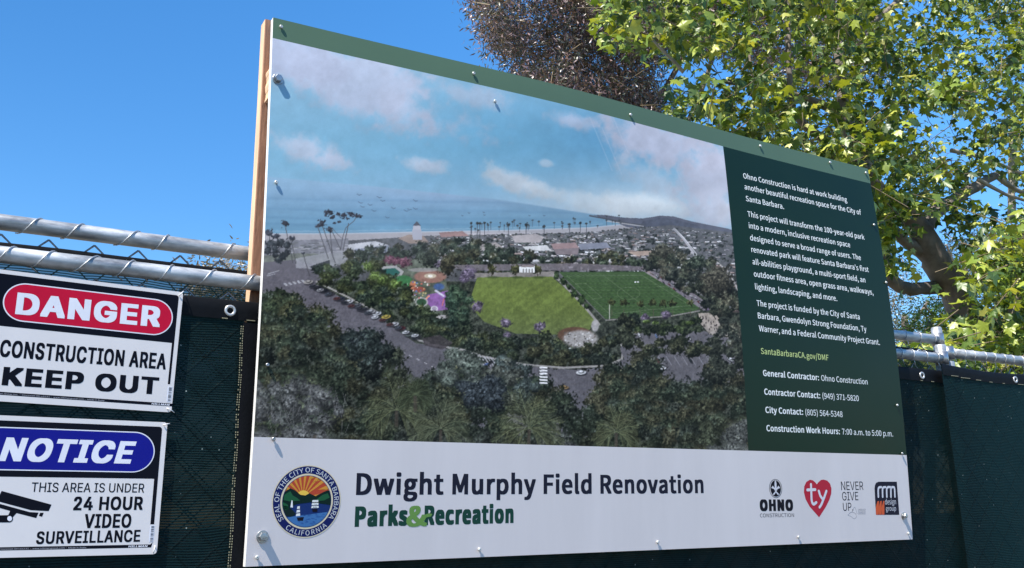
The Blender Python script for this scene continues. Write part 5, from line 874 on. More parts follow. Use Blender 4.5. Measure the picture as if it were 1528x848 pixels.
# the printed aerial view: a fine grid that carries the print's colours
nx, nz = 760, 500
img, IX, IY, ISC = paint_aerial()
gx, gz = np.meshgrid(np.linspace(0, XPHOTO, nx), np.linspace(ZFOOT, ZBAND, nz))
P3 = on_board(np.c_[gx.ravel(), gz.ravel()], 0.0); qx, qy, _ = proj(P3)
fx = np.clip((qx - IX) * ISC - .5, 0, img.shape[1] - 1.01); fy = np.clip((qy - IY) * ISC - .5, 0, img.shape[0] - 1.01)
x0 = fx.astype(int); y0 = fy.astype(int); ax = (fx - x0)[:, None]; ay = (fy - y0)[:, None]
c = (img[y0, x0] * (1 - ax) + img[y0, x0 + 1] * ax) * (1 - ay) + (img[y0 + 1, x0] * (1 - ax) + img[y0 + 1, x0 + 1] * ax) * ay
c = np.where(c <= .04045, c / 12.92, ((c + .055) / 1.055) ** 2.4) * PRINT_GAIN
i = np.arange(nx * nz).reshape(nz, nx); F = np.stack([i[:-1, :-1], i[:-1, 1:], i[1:, 1:], i[1:, :-1]], -1).reshape(-1, 4)
photo = add('aerial_picture', P3, F, M['print_photo'], sign, True, col=c); photo['label'] = 'printed aerial view of a seaside park with playing fields'

W_ = ink('ink_white', (232, 234, 232)); XT = 1.4485; CAPH = None
body = [('Ohno Construction is hard at work building', 1105, 265.1), ('another beautiful recreation space for the City of', 1107.1, 281.6), ('Santa Barbara.', 1109.5, 299.3),
        ('This project will transform the 100-year-old park', 1113, 322.6), ('into a modern, inclusive recreation space', 1114.5, 340), ('designed to serve a broad range of users. The', 1117.4, 358.2), ("renovated park will feature Santa Barbara's first", 1119.5, 375.9), ('all-abilities playground, a multi-sport field, an', 1121.6, 394.2), ('outdoor fitness area, open grass area, walkways,', 1123.6, 412.5), ('lighting, landscaping, and more.', 1125.4, 431.6),
        ('The project is funded by the City of Santa', 1128.3, 456.4), ('Barbara, Gwendolyn Strong Foundation, Ty', 1130.6, 475.1), ('Warner, and a Federal Community Project Grant.', 1132.5, 494.3)]
RIGHT_END = {0: (1263.3, 299.6), 8: (1303.1, 444.3), 12: (1315, 517)}
ks = [(S(*RIGHT_END[k])[0] - XT) / layout(body[k][0])[1] for k in RIGHT_END]
KT = float(np.mean(ks)); CT = CAP['S'] * KT
for (txt, px, py) in body:
    xz = S(px, py); w = layout(txt)[1] * KT
    V, F = text2d(txt, (XT, xz[1]), (XT + w, xz[1]), CT * 1.02, bold=.0045); decal('lettering', V, F, W_, panel, .00012)
xz = S(1135.9, 528.3); V, F = text2d('SantaBarbaraCA.gov/DMF', (XT, xz[1]), (XT + layout('SantaBarbaraCA.gov/DMF')[1] * KT * 1.0, xz[1]), CT * 1.02, bold=.0045)
o = decal('lettering', V, F, ink('ink_lime', (186, 200, 132)), panel, .00012); o['label'] = 'pale yellow-green web address'
for (b_, r_, px, py, pm_, pr) in (('General Contractor:', 'Ohno Construction', 1138.8, 561.1, 1222, 1294.5), ('Contractor Contact:', '(949) 371-5820', 1141.6, 589.1, 1224, 1281.5), ('City Contact:', '(805) 564-5348', 1143.3, 616.3, 1198.5, 1257.5), ('Construction Work Hours:', '7:00 a.m. to 5:00 p.m.', 1145.8, 643.7, 1253.5, 1333)):
    z = S(px, py)[1]; xm = S(pm_, py + (pm_ - px) * .06)[0]; xr = S(pr, py + (pr - px) * .06)[0]
    V, F = text2d(b_, (XT + .002, z), (xm, z), CT * 1.03, bold=.0095); decal('lettering', V, F, W_, panel, .00012)
    V, F = text2d(r_, (xm + .010, z), (xr, z), CT * 1.0, bold=.0015); decal('lettering', V, F, W_, panel, .00012)

foot = ink('ink_navy', (34, 36, 50)); green = ink('ink_green', (30, 66, 56)); amp = ink('ink_leaf', (104, 142, 74)); INK = ink('ink_black', (28, 28, 36))
a, b = S(531.1, 738.9), S(1050, 736.1); h = S(531.9, 706.1)[1] - a[1]
V, F = text2d('Dwight Murphy Field Renovation', a, b, h, bold=.014); letters('title_letter', V, F, foot, sign, .00012, on_board)
a, b = S(529, 786.5), S(608, 784.5); h = S(529.8, 757.1)[1] - a[1]
V, F = text2d('Parks', a, b, h * 1.04, bold=.026); letters('title_letter', V, F, green, sign, .00012, on_board)
a, b = S(633, 784), S(766.2, 780.6)
V, F = text2d('Recreation', a, b, h * 1.04, bold=.026); letters('title_letter', V, F, green, sign, .00012, on_board)
a, b = S(606, 786.5), S(637, 785)
V, F = text2d('&', a, b, h * 1.08, bold=.014); decal('ampersand', V, F, amp, sign, .0003)
q = [S(*p) for p in ((626, 774), (632, 769), (640, 766), (645, 767), (643, 771), (637, 772), (631, 776))]; shape('leaf_mark', [q], amp, sign, .0003)

# city seal
cx, cz = S(458, 748.2); R = .0738
seal = add('city_seal', *(lambda VF: (on_board(VF[0], .0003), VF[1]))(fill([circle(cx, cz, R, 72)])), ink('ink_cream', (214, 200, 172)), sign)
def sl(name, loops, c, k): return shape(name, loops, ink('ink_%02x%02x%02x' % c, c), seal, .0003 + .00005 * k)
def sp(u, v): return (cx + u * R, cz + v * R)
def clipc(P, r=.70):
    """keep a polygon inside the picture's circle"""
    P = np.asarray(P, float); out = []
    for k in range(len(P)):
        a_, b_ = P[k], P[(k + 1) % len(P)]
        for t in np.linspace(0, 1, 14)[:-1]:
            q_ = a_ + (b_ - a_) * t; l = np.hypot(*q_); out.append(q_ * min(1, r / max(l, 1e-6)))
    return [np.array([sp(*q_) for q_ in out])]
sl('ring', [circle(cx, cz, R * .972, 72)], (26, 36, 88), 1); sl('ring_line', [circle(cx, cz, R * .765, 72)], (214, 200, 172), 2); sl('picture', [circle(cx, cz, R * .715, 72)], (30, 52, 104), 3)
sl('sunset_sky', clipc([(-.9, .1), (-.9, .9), (.9, .9), (.9, .1)]), (178, 72, 52), 4)
for k in range(11):
    a0 = math.pi * (k + .1) / 11; a1 = math.pi * (k + .55) / 11
    sl('sun_ray', clipc([(-.12, .12), (-.12 + 1.5 * math.cos(a0), .12 + 1.5 * math.sin(a0)), (-.12 + 1.5 * math.cos(a1), .12 + 1.5 * math.sin(a1))]), (206, 142, 58), 5)
sl('sun_glow', clipc([(-.12 + .17 * math.cos(t), .17 + .13 * math.sin(t)) for t in np.linspace(0, 6.1, 22)]), (232, 190, 80), 6)
sl('mountains', clipc([(-.9, .02), (-.66, .26), (-.5, .36), (-.36, .30), (-.2, .18), (-.06, .16), (.06, .22), (.24, .14), (.44, .24), (.58, .30), (.9, .28), (.9, -.14), (.5, -.08), (.1, -.03), (-.3, -.08), (-.9, -.3)]), (18, 40, 36), 7)
for P in ([(-.66, .18), (-.5, .28), (-.42, .16), (-.3, .10), (-.2, .02), (-.5, .0), (-.68, .04)], [(.2, .0), (.34, .1), (.46, .18), (.6, .22), (.66, .1), (.5, .02)], [(-.7, -.02), (-.56, -.08), (-.5, -.2), (-.6, -.24), (-.7, -.14)]): sl('hillside', clipc(P), (36, 88, 58), 8)
sl('dark_cliff', clipc([(-.7, -.1), (-.52, -.14), (-.4, -.24), (-.3, -.34), (-.4, -.42), (-.56, -.40), (-.7, -.36)]), (24, 40, 40), 8)
sl('sea_light', clipc([(-.56, -.44), (-.3, -.40), (.1, -.36), (.62, -.30), (.6, -.5), (.3, -.66), (-.1, -.72), (-.44, -.6)]), (66, 112, 164), 8)
rr = random.Random(2)
for k in range(46):
    u, v = rr.uniform(-.46, .5), rr.uniform(-.66, -.36)
    if u * u + v * v < .44: sl('wave_mark', [[sp(u, v), sp(u + .05, v + .018), sp(u + .1, v - .004), sp(u + .05, v + .004)]], (40, 74, 136), 9)
def ship(u, v, s, n):
    sl('hull', [[sp(u - .09 * s, v), sp(u + .09 * s, v + .01), sp(u + .07 * s, v - .08 * s), sp(u - .06 * s, v - .08 * s)]], (28, 26, 36), 10)
    for k in range(n):
        x = u + (-.06 + .12 * k / max(1, n - 1)) * s
        for j in range(3):
            w = .055 * s * (1 - .18 * j); z = v + (.03 + .085 * j) * s; sl('sail', [[sp(x - w, z), sp(x + w, z + .01), sp(x + w * .85, z + .07 * s), sp(x - w * .8, z + .06 * s)]], (226, 226, 222), 11)
ship(-.17, -.44, 1.15, 1); ship(.24, -.22, .95, 3); sl('lighthouse', [[sp(-.47, -.16), sp(-.40, -.17), sp(-.42, .02), sp(-.45, .03)]], (232, 232, 230), 10)
def ring_text(txt, r, a_start, a_end, size, inner=False):
    gl, w = layout(txt, 'S'); loops = []
    for ch, x, cs in gl:
        adv = GLYPH['S' + ch][0]; t = (x + adv / 2) / w; a_ = a_start + (a_end - a_start) * t
        loops.append([])
        for c_ in cs:
            u = (c_[:, 0] - adv / 2) * size * 1.06; v = c_[:, 1] * size
            if inner: rad = r + v; th = a_ + u / r
            else: rad = r + v; th = a_ - u / r
            loops[-1].append(np.c_[cx + rad * np.cos(th), cz + rad * np.sin(th)])
    return loops
size = R * .135 / CAP['S']
def seal_letters(groups):
    for lo in groups:
        V, F = fill(lo); decal('seal_letter', V, F, ink('ink_sealtext', (206, 208, 210)), seal, .0005)
seal_letters(ring_text('SEAL OF THE CITY OF SANTA BARBARA', R * .80, math.radians(218), math.radians(-35), size))
lo = []
gl, w = layout('CALIFORNIA', 'S')
for ch, x, cs in gl:
    adv = GLYPH['S' + ch][0]; t = (x + adv / 2) / w; a_ = math.radians(230) + math.radians(83) * t; lo.append([])
    for c_ in cs:
        u = (c_[:, 0] - adv / 2) * size; rad = R * .935 - c_[:, 1] * size; lo[-1].append(np.c_[cx + rad * np.cos(a_ + u / (R * .86)), cz + rad * np.sin(a_ + u / (R * .86))])
seal_letters(lo)

# partners' marks
def bt(txt, p, q, top, m, bold=.0, font='S', name='lettering', eps=.00012, parent=sign, shear=0.0):
    a_, b_ = S(*p), S(*q); V, F = text2d(txt, a_, b_, S(p[0], top)[1] - a_[1], font, bold, shear); return decal(name, V, F, m, parent, eps)
bt('OHNO', (1133.9, 763), (1183.7, 762.5), 745.5, INK, .032, name='contractor_name'); bt('CONSTRUCTION', (1134.1, 772.2), (1184.9, 771.6), 766.6, INK, .0, name='contractor_name')
c0 = S(1157.4, 729.1); rx = S(1166.9, 729.1)[0] - c0[0]; rz = c0[1] - S(1157.4, 743.2)[1]
em = shape('contractor_emblem', [circle(*c0, rx, 40, rz), circle(*c0, rx * .93, 40, rz * .95)], INK, sign, .00012)
shape('emblem_field', [circle(*c0, rx * .82, 40, rz * .87)], INK, em, .00022)
def ep(u, v): return (c0[0] + u * rx, c0[1] + v * rz)
for P in ([(-.13, -.15), (.13, -.15), (.16, .5), (.1, .78), (0, .86), (-.1, .78), (-.16, .5)], [(-.7, .05), (-.45, .3), (-.1, .0), (0, -.25), (.1, .0), (.45, .3), (.7, .05), (.3, -.05), (.08, -.3), (.5, -.62), (.3, -.7), (0, -.4), (-.3, -.7), (-.5, -.62), (-.08, -.3), (-.3, -.05)]):
    shape('emblem_figure', [[ep(*q) for q in P]], ink('ink_white2', (208, 206, 212)), em, .00032)
RED = ink('ink_red', (176, 44, 62)); PAPER = ink('ink_paper', (210, 208, 214))
hp = [(1222.2, 772.2), (1208, 756), (1202, 745), (1199.6, 735), (1200, 726), (1203, 719.5), (1208.5, 716), (1213, 717), (1216.5, 720), (1218.8, 723), (1221.3, 719.6), (1225, 716.4), (1229, 715.8), (1234.5, 717.5), (1238.6, 722), (1240.7, 729), (1240.3, 737), (1237.5, 746), (1232, 757)]
heart = shape('heart_badge', [[S(*p) for p in hp]], RED, sign, .00012)
def smoothline(P, n=7):
    P = [np.array(p, float) for p in P]; Q = [2 * P[0] - P[1]] + P + [2 * P[-1] - P[-2]]; out = []
    for k in range(1, len(Q) - 2):
        for t in np.linspace(0, 1, n)[:-1]:
            out.append(.5 * ((2 * Q[k]) + (-Q[k - 1] + Q[k + 1]) * t + (2 * Q[k - 1] - 5 * Q[k] + 4 * Q[k + 1] - Q[k + 2]) * t * t + (-Q[k - 1] + 3 * Q[k] - 3 * Q[k + 1] + Q[k + 2]) * t ** 3))
    return np.array(out + [P[-1]])
for k_, P in enumerate(([(1210, 723), (1210.5, 735), (1211.3, 748), (1214, 752.5), (1218, 750)], [(1204.6, 731.3), (1211, 731), (1216.4, 730.8)], [(1221.7, 733), (1224, 740), (1227.5, 745)], [(1233, 733), (1229.5, 743), (1225.5, 753), (1222.8, 757)])):
    Q = smoothline([S(*p) for p in P]); shape('heart_letter', [stroke(Q, .0080)], PAPER, heart, .00026 + .00003 * k_)
bt('NEVER', (1255.4, 731.5), (1288.4, 731.2), 718.8, INK, .0, 'I', 'slogan'); bt('GIVE', (1256.9, 747), (1280.9, 746.6), 734.4, INK, .0, 'I', 'slogan'); bt('UP.', (1258.2, 762.4), (1273.2, 762.2), 750.4, INK, .0, 'I', 'slogan')
GREY = ink('ink_grey', (120, 118, 126))
for P in ([(1265, 769), (1270, 764.5), (1275.5, 766), (1278, 771), (1274.5, 774.5), (1270, 771), (1265, 769)], [(1271, 765), (1275, 757), (1277.5, 762), (1279, 767)]):
    shape('ribbon_mark', [stroke(smoothline([S(*p) for p in P]), .0009)], GREY, sign, .00012)
for k in range(4): bt(['GWENDOLYN', 'STRONG', 'FOUNDATION', 'NEVERGIVEUP'][k][:9], (1280.5, 761.2 + k * 2.2), (1291.5, 761.1 + k * 2.2), 759.6 + k * 2.2, GREY, .0, 'S', 'foundation_name')
c_ = [S(*p) for p in ((1311, 719), (1338.2, 719), (1341.9, 768.5), (1307, 768.5), (1304.9, 729), (1305.6, 724), (1307.4, 720.6))]
rb = shape('design_badge', [c_], ink('ink_badge', (34, 34, 48)), sign, .00012)
bt('design', (1320.8, 753), (1337, 752.6), 745, PAPER, .0, 'S', 'badge_lettering', .00026, rb); bt('group', (1322, 762.6), (1337.2, 762.2), 755.5, PAPER, .0, 'S', 'badge_lettering', .00026, rb)
for P in ([(1310.6, 741.5), (1310.4, 731), (1311.6, 727.6), (1315, 727)], [(1317, 741.5), (1316.8, 731), (1318, 727.6), (1321.3, 727)], [(1323.2, 741.5), (1323, 731), (1324.2, 727.6), (1327, 727), (1329, 728.6), (1329.4, 741.5)], [(1329.2, 731), (1330.4, 727.6), (1332.6, 727), (1334.6, 728.8), (1335.3, 741.3)]):
    shape('badge_letter', [stroke(smoothline([S(*p) for p in P]), .0066)], PAPER, rb, .00026)
for k in range(3): shape('orange_fin', [[S(*p) for p in ((1307 + k * 4.4, 768.2), (1306.5 + k * 4.4, 758), (1309 + k * 4.4, 748.5 - k * .4), (1311.6 + k * 4, 747.6), (1311 + k * 4.3, 768.3))]], ink('ink_orange', (206, 92, 58)), rb, .00026 + .00003 * k)

# fasteners
def screw(px, py, r=.0046, h=.0068, m='screw'):
    x, z = S(px, py); y = -float(bow(x, z)); c = np.array((x, y, z + Z0))
    V, F = lathe([(r * .5, -.002), (r * .5, h * .35), (r, h * .38), (r * .97, h * .62), (r * .72, h * .88), (r * .3, h), (r * .28, h * .8)], 16, c)
    return add('screw', V, F, M[m], sign, True)
for p in ((419, 41), (706, 110.5), (940, 172), (1133.5, 218.5), (1237.5, 243), (1291, 258.5)): screw(*p, m='screw')
for p in ((411.5, 273), (738, 152), (383, 832), (714.5, 820), (980.5, 809), (1190.5, 801.5), (1354.5, 796), (1321, 422), (1337.6, 605), (398.5, 545), (407.5, 655.5), (1345, 677), (1303, 336)): screw(*p, r=.0040 if p[0] > 1000 else .0044, m='zinc' if p in ((407.5, 655.5), (1345, 677), (398.5, 545)) else 'screw')
def hexbolt(px, py, r=.0094):
    x, z = S(px, py); y = -float(bow(x, z)); c = np.array((x, y, z + Z0))
    V, F = lathe([(r * .92, .002), (r, .0032), (r, .0096), (r * .86, .0112), (r * .3, .0116)], 6, c); b_ = add('bolt', V, F, M['zinc'], sign)
    V, F = lathe([(r * 1.34, 0), (r * 1.34, .0017), (r * 1.26, .0022)], 28, c); add('washer', V, F, M['zinc'], b_)
hexbolt(414.5, 118.5); hexbolt(391.5, 801); hexbolt(1348, 770, .0082)

# ---------------------------------------------------------------- the two warning signs
YS = .0215
def on_fence(P2, eps):
    P2 = np.asarray(P2, float); lay = P2[:, 2] * .000006 if P2.shape[1] > 2 else 0.0; return np.c_[P2[:, 0], np.full(len(P2), YS) - eps - lay, P2[:, 1]]
def A(px, py): p_ = at(px, py, YS); return np.array((p_[0], p_[2]))
class Frame:
    """local frame of a small sign: u along its top edge, v upwards"""
    def __init__(s, tr, br, tl):
        s.o = A(*tr); s.u = A(*tl) - s.o; s.u = -s.u / np.linalg.norm(s.u); s.n = np.array([-s.u[1], s.u[0]]); s.h = float((s.o - A(*br)) @ s.n)
    def pt(s, u, v): return s.o + s.u * u + s.n * v          # u <= 0 to the left, v <= 0 down
    def uv(s, px, py): d = A(px, py) - s.o; return float(d @ s.u), float(d @ s.n)
    def loop(s, P): return np.array([s.pt(*q) for q in P])
def plate(t, fr, w):
    """the sheet itself, with rounded corners and a real thickness"""
    P = fr.loop(rrect(-w, 0, -fr.h, 0, .007)); c = P.mean(0); n = len(P)
    G = []; Fg = []; K = 12
    for k in range(K + 1):
        for q in P: G.append(c + (q - c) * (1 - k / (K + .0001)))
    for k in range(K):
        for j in range(n): Fg.append((k * n + j, k * n + (j + 1) % n, (k + 1) * n + (j + 1) % n, (k + 1) * n + j))
    Fv = on_fence(G, 0); Bv = Fv[:n] + [0, .0016, 0]; o2 = len(Fv)
    Fg += [(j, (j + 1) % n, o2 + (j + 1) % n, o2 + j) for j in range(n)] + [tuple(o2 + j for j in range(n))]
    return add('plate', np.vstack([Fv, Bv]), Fg, M['plastic_white'], t)
def zip_tie(t, fr, u, v, du, dv):
    a_ = fr.pt(u, v); V, F = tube([(a_[0] - du * .3, YS - .001, a_[1] - dv * .3), (a_[0], YS - .0035, a_[1]), (a_[0] + du * .5, YS - .004, a_[1] + dv * .5), (a_[0] + du, YS + .003, a_[1] + dv)], [.0011, .0012, .0012, .0010], 6); add('zip_tie', V, F, M['ziptie'], t, True)
def grid_fill(loops):
    return fill(loops)
def dcl(name, loops, m, parent, k): 
    V, F = fill(loops); return add(name, on_fence(V, 9e-5 + 7e-5 * k), F, m, parent)
def stext(name, txt, p, q, top, m, parent, k, bold=.0, font='I', shear=0.0, track=0.0):
    a_, b_ = A(*p), A(*q); V, F = text2d(txt, a_, b_, A(p[0], top)[1] - a_[1], font, bold, shear, track); return letters('letter', V, F, m, parent, 9e-5 + 7e-5 * k, on_fence)
SBLK = ink('sign_black', (16, 18, 28), .3); SRED = ink('sign_red', (190, 24, 56), .3); SBLU = ink('sign_blue', (24, 28, 128), .3); SWH = ink('sign_white', (222, 222, 230), .3); SGR = ink('sign_small', (168, 168, 176), .3)
def small_print(t, fr, w, us, txt, zc):
    pass
def barcode(t, fr, u0, u1, v0, v1, seed):
    b_ = dcl('barcode_patch', [fr.loop([(u0, v0), (u1, v0), (u1, v1), (u0, v1)])], SWH, t, 2); r = random.Random(seed); v = v0 + .001
    while v < v1 - .002:
        h = r.choice((.0004, .0007, .0011)); dcl('barcode_bar', [fr.loop([(u0 + .0025, v), (u1 - .0008, v), (u1 - .0008, v + h), (u0 + .0025, v + h)])], SBLK, b_, 3); v += h + r.choice((.0005, .0008, .0013))

# DANGER
t = empty('danger_sign', (A(262, 616)[0], YS, A(262, 616)[1]), 'white plastic warning sign with a red DANGER oval, tied under the near rail', 'sign', 'warning signs on the fence')
fr = Frame((273.5, 436.5), (262, 616), (0, 402)); w = .350
pl_ = plate(t, fr, w)
uA, vA = fr.uv(267, 443); _, vB = fr.uv(256.5, 512); uC, vC = fr.uv(256.5, 512); uE, vE = fr.uv(257.8, 574); mrg = -uA
dcl('black_field', [np.vstack([fr.loop(rrect(-w + mrg, -mrg, vB, -mrg, .006)[:16]), fr.loop([(-w + mrg, vB), (-w + mrg, vB), (uC, vB), (uC, vE), (-mrg, vE)])])], SBLK, t, 0)
u0, v0 = fr.uv(3.4, 455); u1, _ = fr.uv(258, 474); _, vt = fr.uv(39, 423); _, vb = fr.uv(39, 480.8)
ov = dcl('oval_outline', [fr.loop(rrect(u0, u1, vb, vt, 1, 14))], SWH, t, 1); dcl('red_oval', [fr.loop(rrect(u0 + .0022, u1 - .0022, vb + .0022, vt - .0022, 1, 14))], SRED, ov, 2)
stext('lettering', 'DANGER', (22.3, 468.8), (238.2, 488.5), 436.2, SWH, t, 3, .042)
stext('lettering', 'CONSTRUCTION AREA', (-1.5, 532.2), (246.9, 551.8), 506.5, SBLK, t, 1, .032)
stext('lettering', 'KEEP OUT', (2.1, 574.9), (235.6, 589), 547.2, SBLK, t, 1, .042)
ub, vb1 = fr.uv(257.5, 602.5); bs = dcl('bottom_strip', [fr.loop([(-w + mrg, vb1), (ub, vb1), (ub, vb1 - .0058), (-w + mrg, vb1 - .0058)])], SBLK, t, 0)
p_, q_ = fr.pt(-w + .022, vb1 - .0046), fr.pt(-w * .62 + .09, vb1 - .0046)
V, F = text2d('The Hillman Group, Inc. - Cincinnati, OH 45231 - www.hillmangroup.com - Made in India', p_, q_, .0026, 'I'); add('fine_print', on_fence(V, .00026), F, SGR, bs)
p_, q_ = fr.pt(ub - .040, vb1 - .0048), fr.pt(ub - .006, vb1 - .0048); V, F = text2d('HILLMAN', p_, q_, .0036, 'I', .03, .2); add('maker_name', on_fence(V, .00026), F, SWH, bs)
barcode(t, fr, fr.uv(249, 590)[0], fr.uv(256, 590)[0], fr.uv(252, 600)[1], fr.uv(252, 577)[1], 3)
zip_tie(t, fr, -.006, -.006, .007, .009); zip_tie(t, fr, -.006, -fr.h + .006, .012, -.006)

# NOTICE
t = empty('notice_sign', (A(236, 826)[0], YS, A(236, 826)[1]), 'white plastic surveillance sign with a blue NOTICE oval, tied below the danger sign', 'sign', 'warning signs on the fence')
fr = Frame((250, 630.5), (237, 827), (0, 619.8)); w = .350
plate(t, fr, w)
uA, vA = fr.uv(242, 639.5); mrg = -uA; _, vB = fr.uv(230, 714.7); uC, _ = fr.uv(230, 714.7); _, vE = fr.uv(228, 782.6)
dcl('black_field', [np.vstack([fr.loop(rrect(-w + mrg, -mrg, vB, -mrg, .006)[:16]), fr.loop([(-w + mrg, vB), (-w + mrg, vB), (uC, vB), (uC, vE), (-mrg, vE)])])], SBLK, t, 0)
u1, _ = fr.uv(230.7, 676); _, vt = fr.uv(196, 644.3); _, vb = fr.uv(196, 705.2); u0 = -w + mrg + .012
ov = dcl('oval_outline', [fr.loop(rrect(u0, u1, vb, vt, 1, 14))], SWH, t, 1); dcl('blue_oval', [fr.loop(rrect(u0 + .002, u1 - .002, vb + .002, vt - .002, 1, 14))], SBLU, ov, 2)
stext('lettering', 'NOTICE', (-2, 688), (194.5, 692.2), 652.5, SWH, t, 3, .042, shear=.2)
stext('lettering', 'THIS AREA IS UNDER', (46.3, 734.2), (214.7, 735.2), 720.0, SBLK, t, 1, .007)
stext('lettering', '24 HOUR', (108.9, 761.8), (212.5, 761), 741.3, SBLK, t, 1, .032); stext('lettering', 'VIDEO', (124.9, 788.4), (195, 787.6), 767.2, SBLK, t, 1, .032); stext('lettering', 'SURVEILLANCE', (53.3, 812.2), (208.6, 808.6), 793.4, SBLK, t, 1, .028)
def sym(P): return [np.array([A(*p) for p in P])]
dcl('camera_symbol', sym(((2.4, 732.7), (76.9, 753.2), (72.6, 762.9), (46.2, 761.5), (-5, 747.8))), SBLK, t, 1)
dcl('camera_symbol', sym(((-8, 750), (0, 752.1), (44.3, 764.3), (57.5, 765.1), (54, 773.3), (24.7, 765.8), (19.3, 771.9), (12.3, 768.6), (15.1, 762.6), (-8, 756))), SBLK, t, 1)
dcl('camera_symbol', sym(((59.9, 765.3), (65.3, 765.3), (62.7, 771.4), (58, 770))), SBLK, t, 1)
dcl('camera_symbol', sym([(-24, 769.4), (12.0, 768.9)] + [(13.7 + 5.7 * math.sin(k), 774.2 - 5.6 * math.cos(k)) for k in np.linspace(.1, 3.0, 10)] + [(-24, 779.6)]), SBLK, t, 2)
dcl('camera_pivot', [np.array([A(14.4 + 3.6 * math.cos(k), 774 + 3.8 * math.sin(k)) for k in np.linspace(0, 5.9, 16)])], SWH, t, 3)
ub, vb1 = fr.uv(228, 812.5); bs = dcl('bottom_strip', [fr.loop([(-w + mrg, vb1), (-mrg - .004, vb1), (-mrg, vb1 + .004), (-mrg - .002, vb1 - .0058), (-w + mrg, vb1 - .0058)])], SBLK, t, 0)
p_, q_ = fr.pt(-w + .022, vb1 - .0046), fr.pt(-w * .62 + .09, vb1 - .0046)
V, F = text2d('The Hillman Group, Inc. - Cincinnati, OH 45231 - www.hillmangroup.com - Made in India', p_, q_, .0026, 'I'); add('fine_print', on_fence(V, .00026), F, SGR, bs)
p_, q_ = fr.pt(ub - .044, vb1 - .0048), fr.pt(ub - .010, vb1 - .0048); V, F = text2d('HILLMAN', p_, q_, .0036, 'I', .03, .2); add('maker_name', on_fence(V, .00026), F, SWH, bs)
barcode(t, fr, fr.uv(222.5, 800)[0], fr.uv(229.5, 800)[0], fr.uv(225, 809)[1], fr.uv(225, 784)[1], 7)
zip_tie(t, fr, -.005, -.005, .010, .003); zip_tie(t, fr, -.006, -fr.h + .006, .002, .012)

# ---------------------------------------------------------------- trees
def in_poly(px, py, P):
    r = np.zeros(px.shape, bool); n = len(P)
    for k in range(n):
        xa, ya = P[k]; xb, yb = P[(k + 1) % n]
        if ya == yb: continue
        r ^= ((ya > py) != (yb > py)) & (px < (xb - xa) * (py - ya) / (yb - ya) + xa)
    return r
def frames(nrm, rs):
    """random rotation whose third column is the given normal"""
    n = nrm / np.linalg.norm(nrm, axis=1)[:, None]; a = rs.normal(size=n.shape); a -= n * (a * n).sum(1)[:, None]; a /= np.linalg.norm(a, axis=1)[:, None]
    return np.stack([a, np.cross(n, a), n], -1)
def maple(seed):
    """five-lobed leaf about one unit wide, stalk at the origin, gently folded"""
    r = np.random.RandomState(seed); curl = (.25, .6, .95, .4)[seed]; lobes = [(-2.25, .46), (-1.75, .33), (-1.05, .64), (-.56, .42), (0, .84), (.56, .42), (1.05, .64), (1.75, .33), (2.25, .46)]
    pts = []
    for a, l in lobes:
        l *= r.uniform(.88, 1.12); a += r.uniform(-.06, .06)
        if l > .42:
            for da, k in ((-.20, .70), (0, 1.0), (.20, .70)): pts.append((math.sin(a + da) * l * k, .22 + math.cos(a + da) * l * k))
        else: pts.append((math.sin(a) * l, .22 + math.cos(a) * l))
    V = [(0, .22, 0)] + [(x, y, -curl * abs(x) ** 1.5 - .3 * curl * (y - .2) ** 2 + r.uniform(-.05, .05)) for x, y in pts] + [(0, 0, 0.02), (.012, -.22, .06), (-.012, -.22, .06)]
    n = len(pts); F = [(0, k, k + 1) for k in range(1, n)] + [(0, n, n + 1), (0, n + 1, 1), (n + 1, n + 2, n + 3)]
    return np.array(V), np.array(F)
LEAVES = [maple(k) for k in range(4)]
def lance(rs, n, length, width):
    """n narrow two-quad leaves along +x as arrays (n, 6, 3)"""
    L = length * rs.uniform(.7, 1.25, n)[:, None]; Wd = width * rs.uniform(.8, 1.2, n)[:, None]; o = np.zeros((n, 1))
    V = np.stack([np.c_[o, o, o], np.c_[.35 * L, Wd, -.03 * L], np.c_[.35 * L, -Wd, -.03 * L], np.c_[.72 * L, .7 * Wd, -.13 * L], np.c_[.72 * L, -.7 * Wd, -.13 * L], np.c_[L, o, -.3 * L]], 1)
    return V
LF = np.array([(0, 2, 1), (1, 2, 4), (1, 4, 3), (3, 4, 5)])
def limb(name, pts, y, parent, m='bark', n=12, jit=.01, seed=0):
    """limb through pixels (px, py, radius px[, dy]) at depth y"""
    r = random.Random(seed); P = []; R = []
    for q in pts:
        p_ = at(q[0], q[1], y + (q[3] if len(q) > 3 else 0)); d = np.linalg.norm(p_ - CAM); P.append(p_); R.append(q[2] / F0 * d)
    P = np.array(P); k = len(P); T = np.arange(k); tt = np.linspace(0, k - 1, (k - 1) * 5 + 1)
    Q = np.array([smoothpt(P, t) for t in tt]); Rr = np.interp(tt, T, R)
    Q += np.array([[r.uniform(-1, 1) * rr_ * .12 for _ in range(3)] for rr_ in Rr]); Rr = Rr * np.array([r.uniform(.92, 1.1) for _ in Rr])
    V, F = tube(Q, Rr, n); return add(name, V, F, M[m], parent, True)
def smoothpt(P, t):
    k = min(int(t), len(P) - 2); f = t - k; p0 = P[max(k - 1, 0)]; p1 = P[k]; p2 = P[k + 1]; p3 = P[min(k + 2, len(P) - 1)]
    return .5 * ((2 * p1) + (-p0 + p2) * f + (2 * p0 - 5 * p1 + 4 * p2 - p3) * f * f + (-p0 + 3 * p1 - 3 * p2 + p3) * f ** 3)

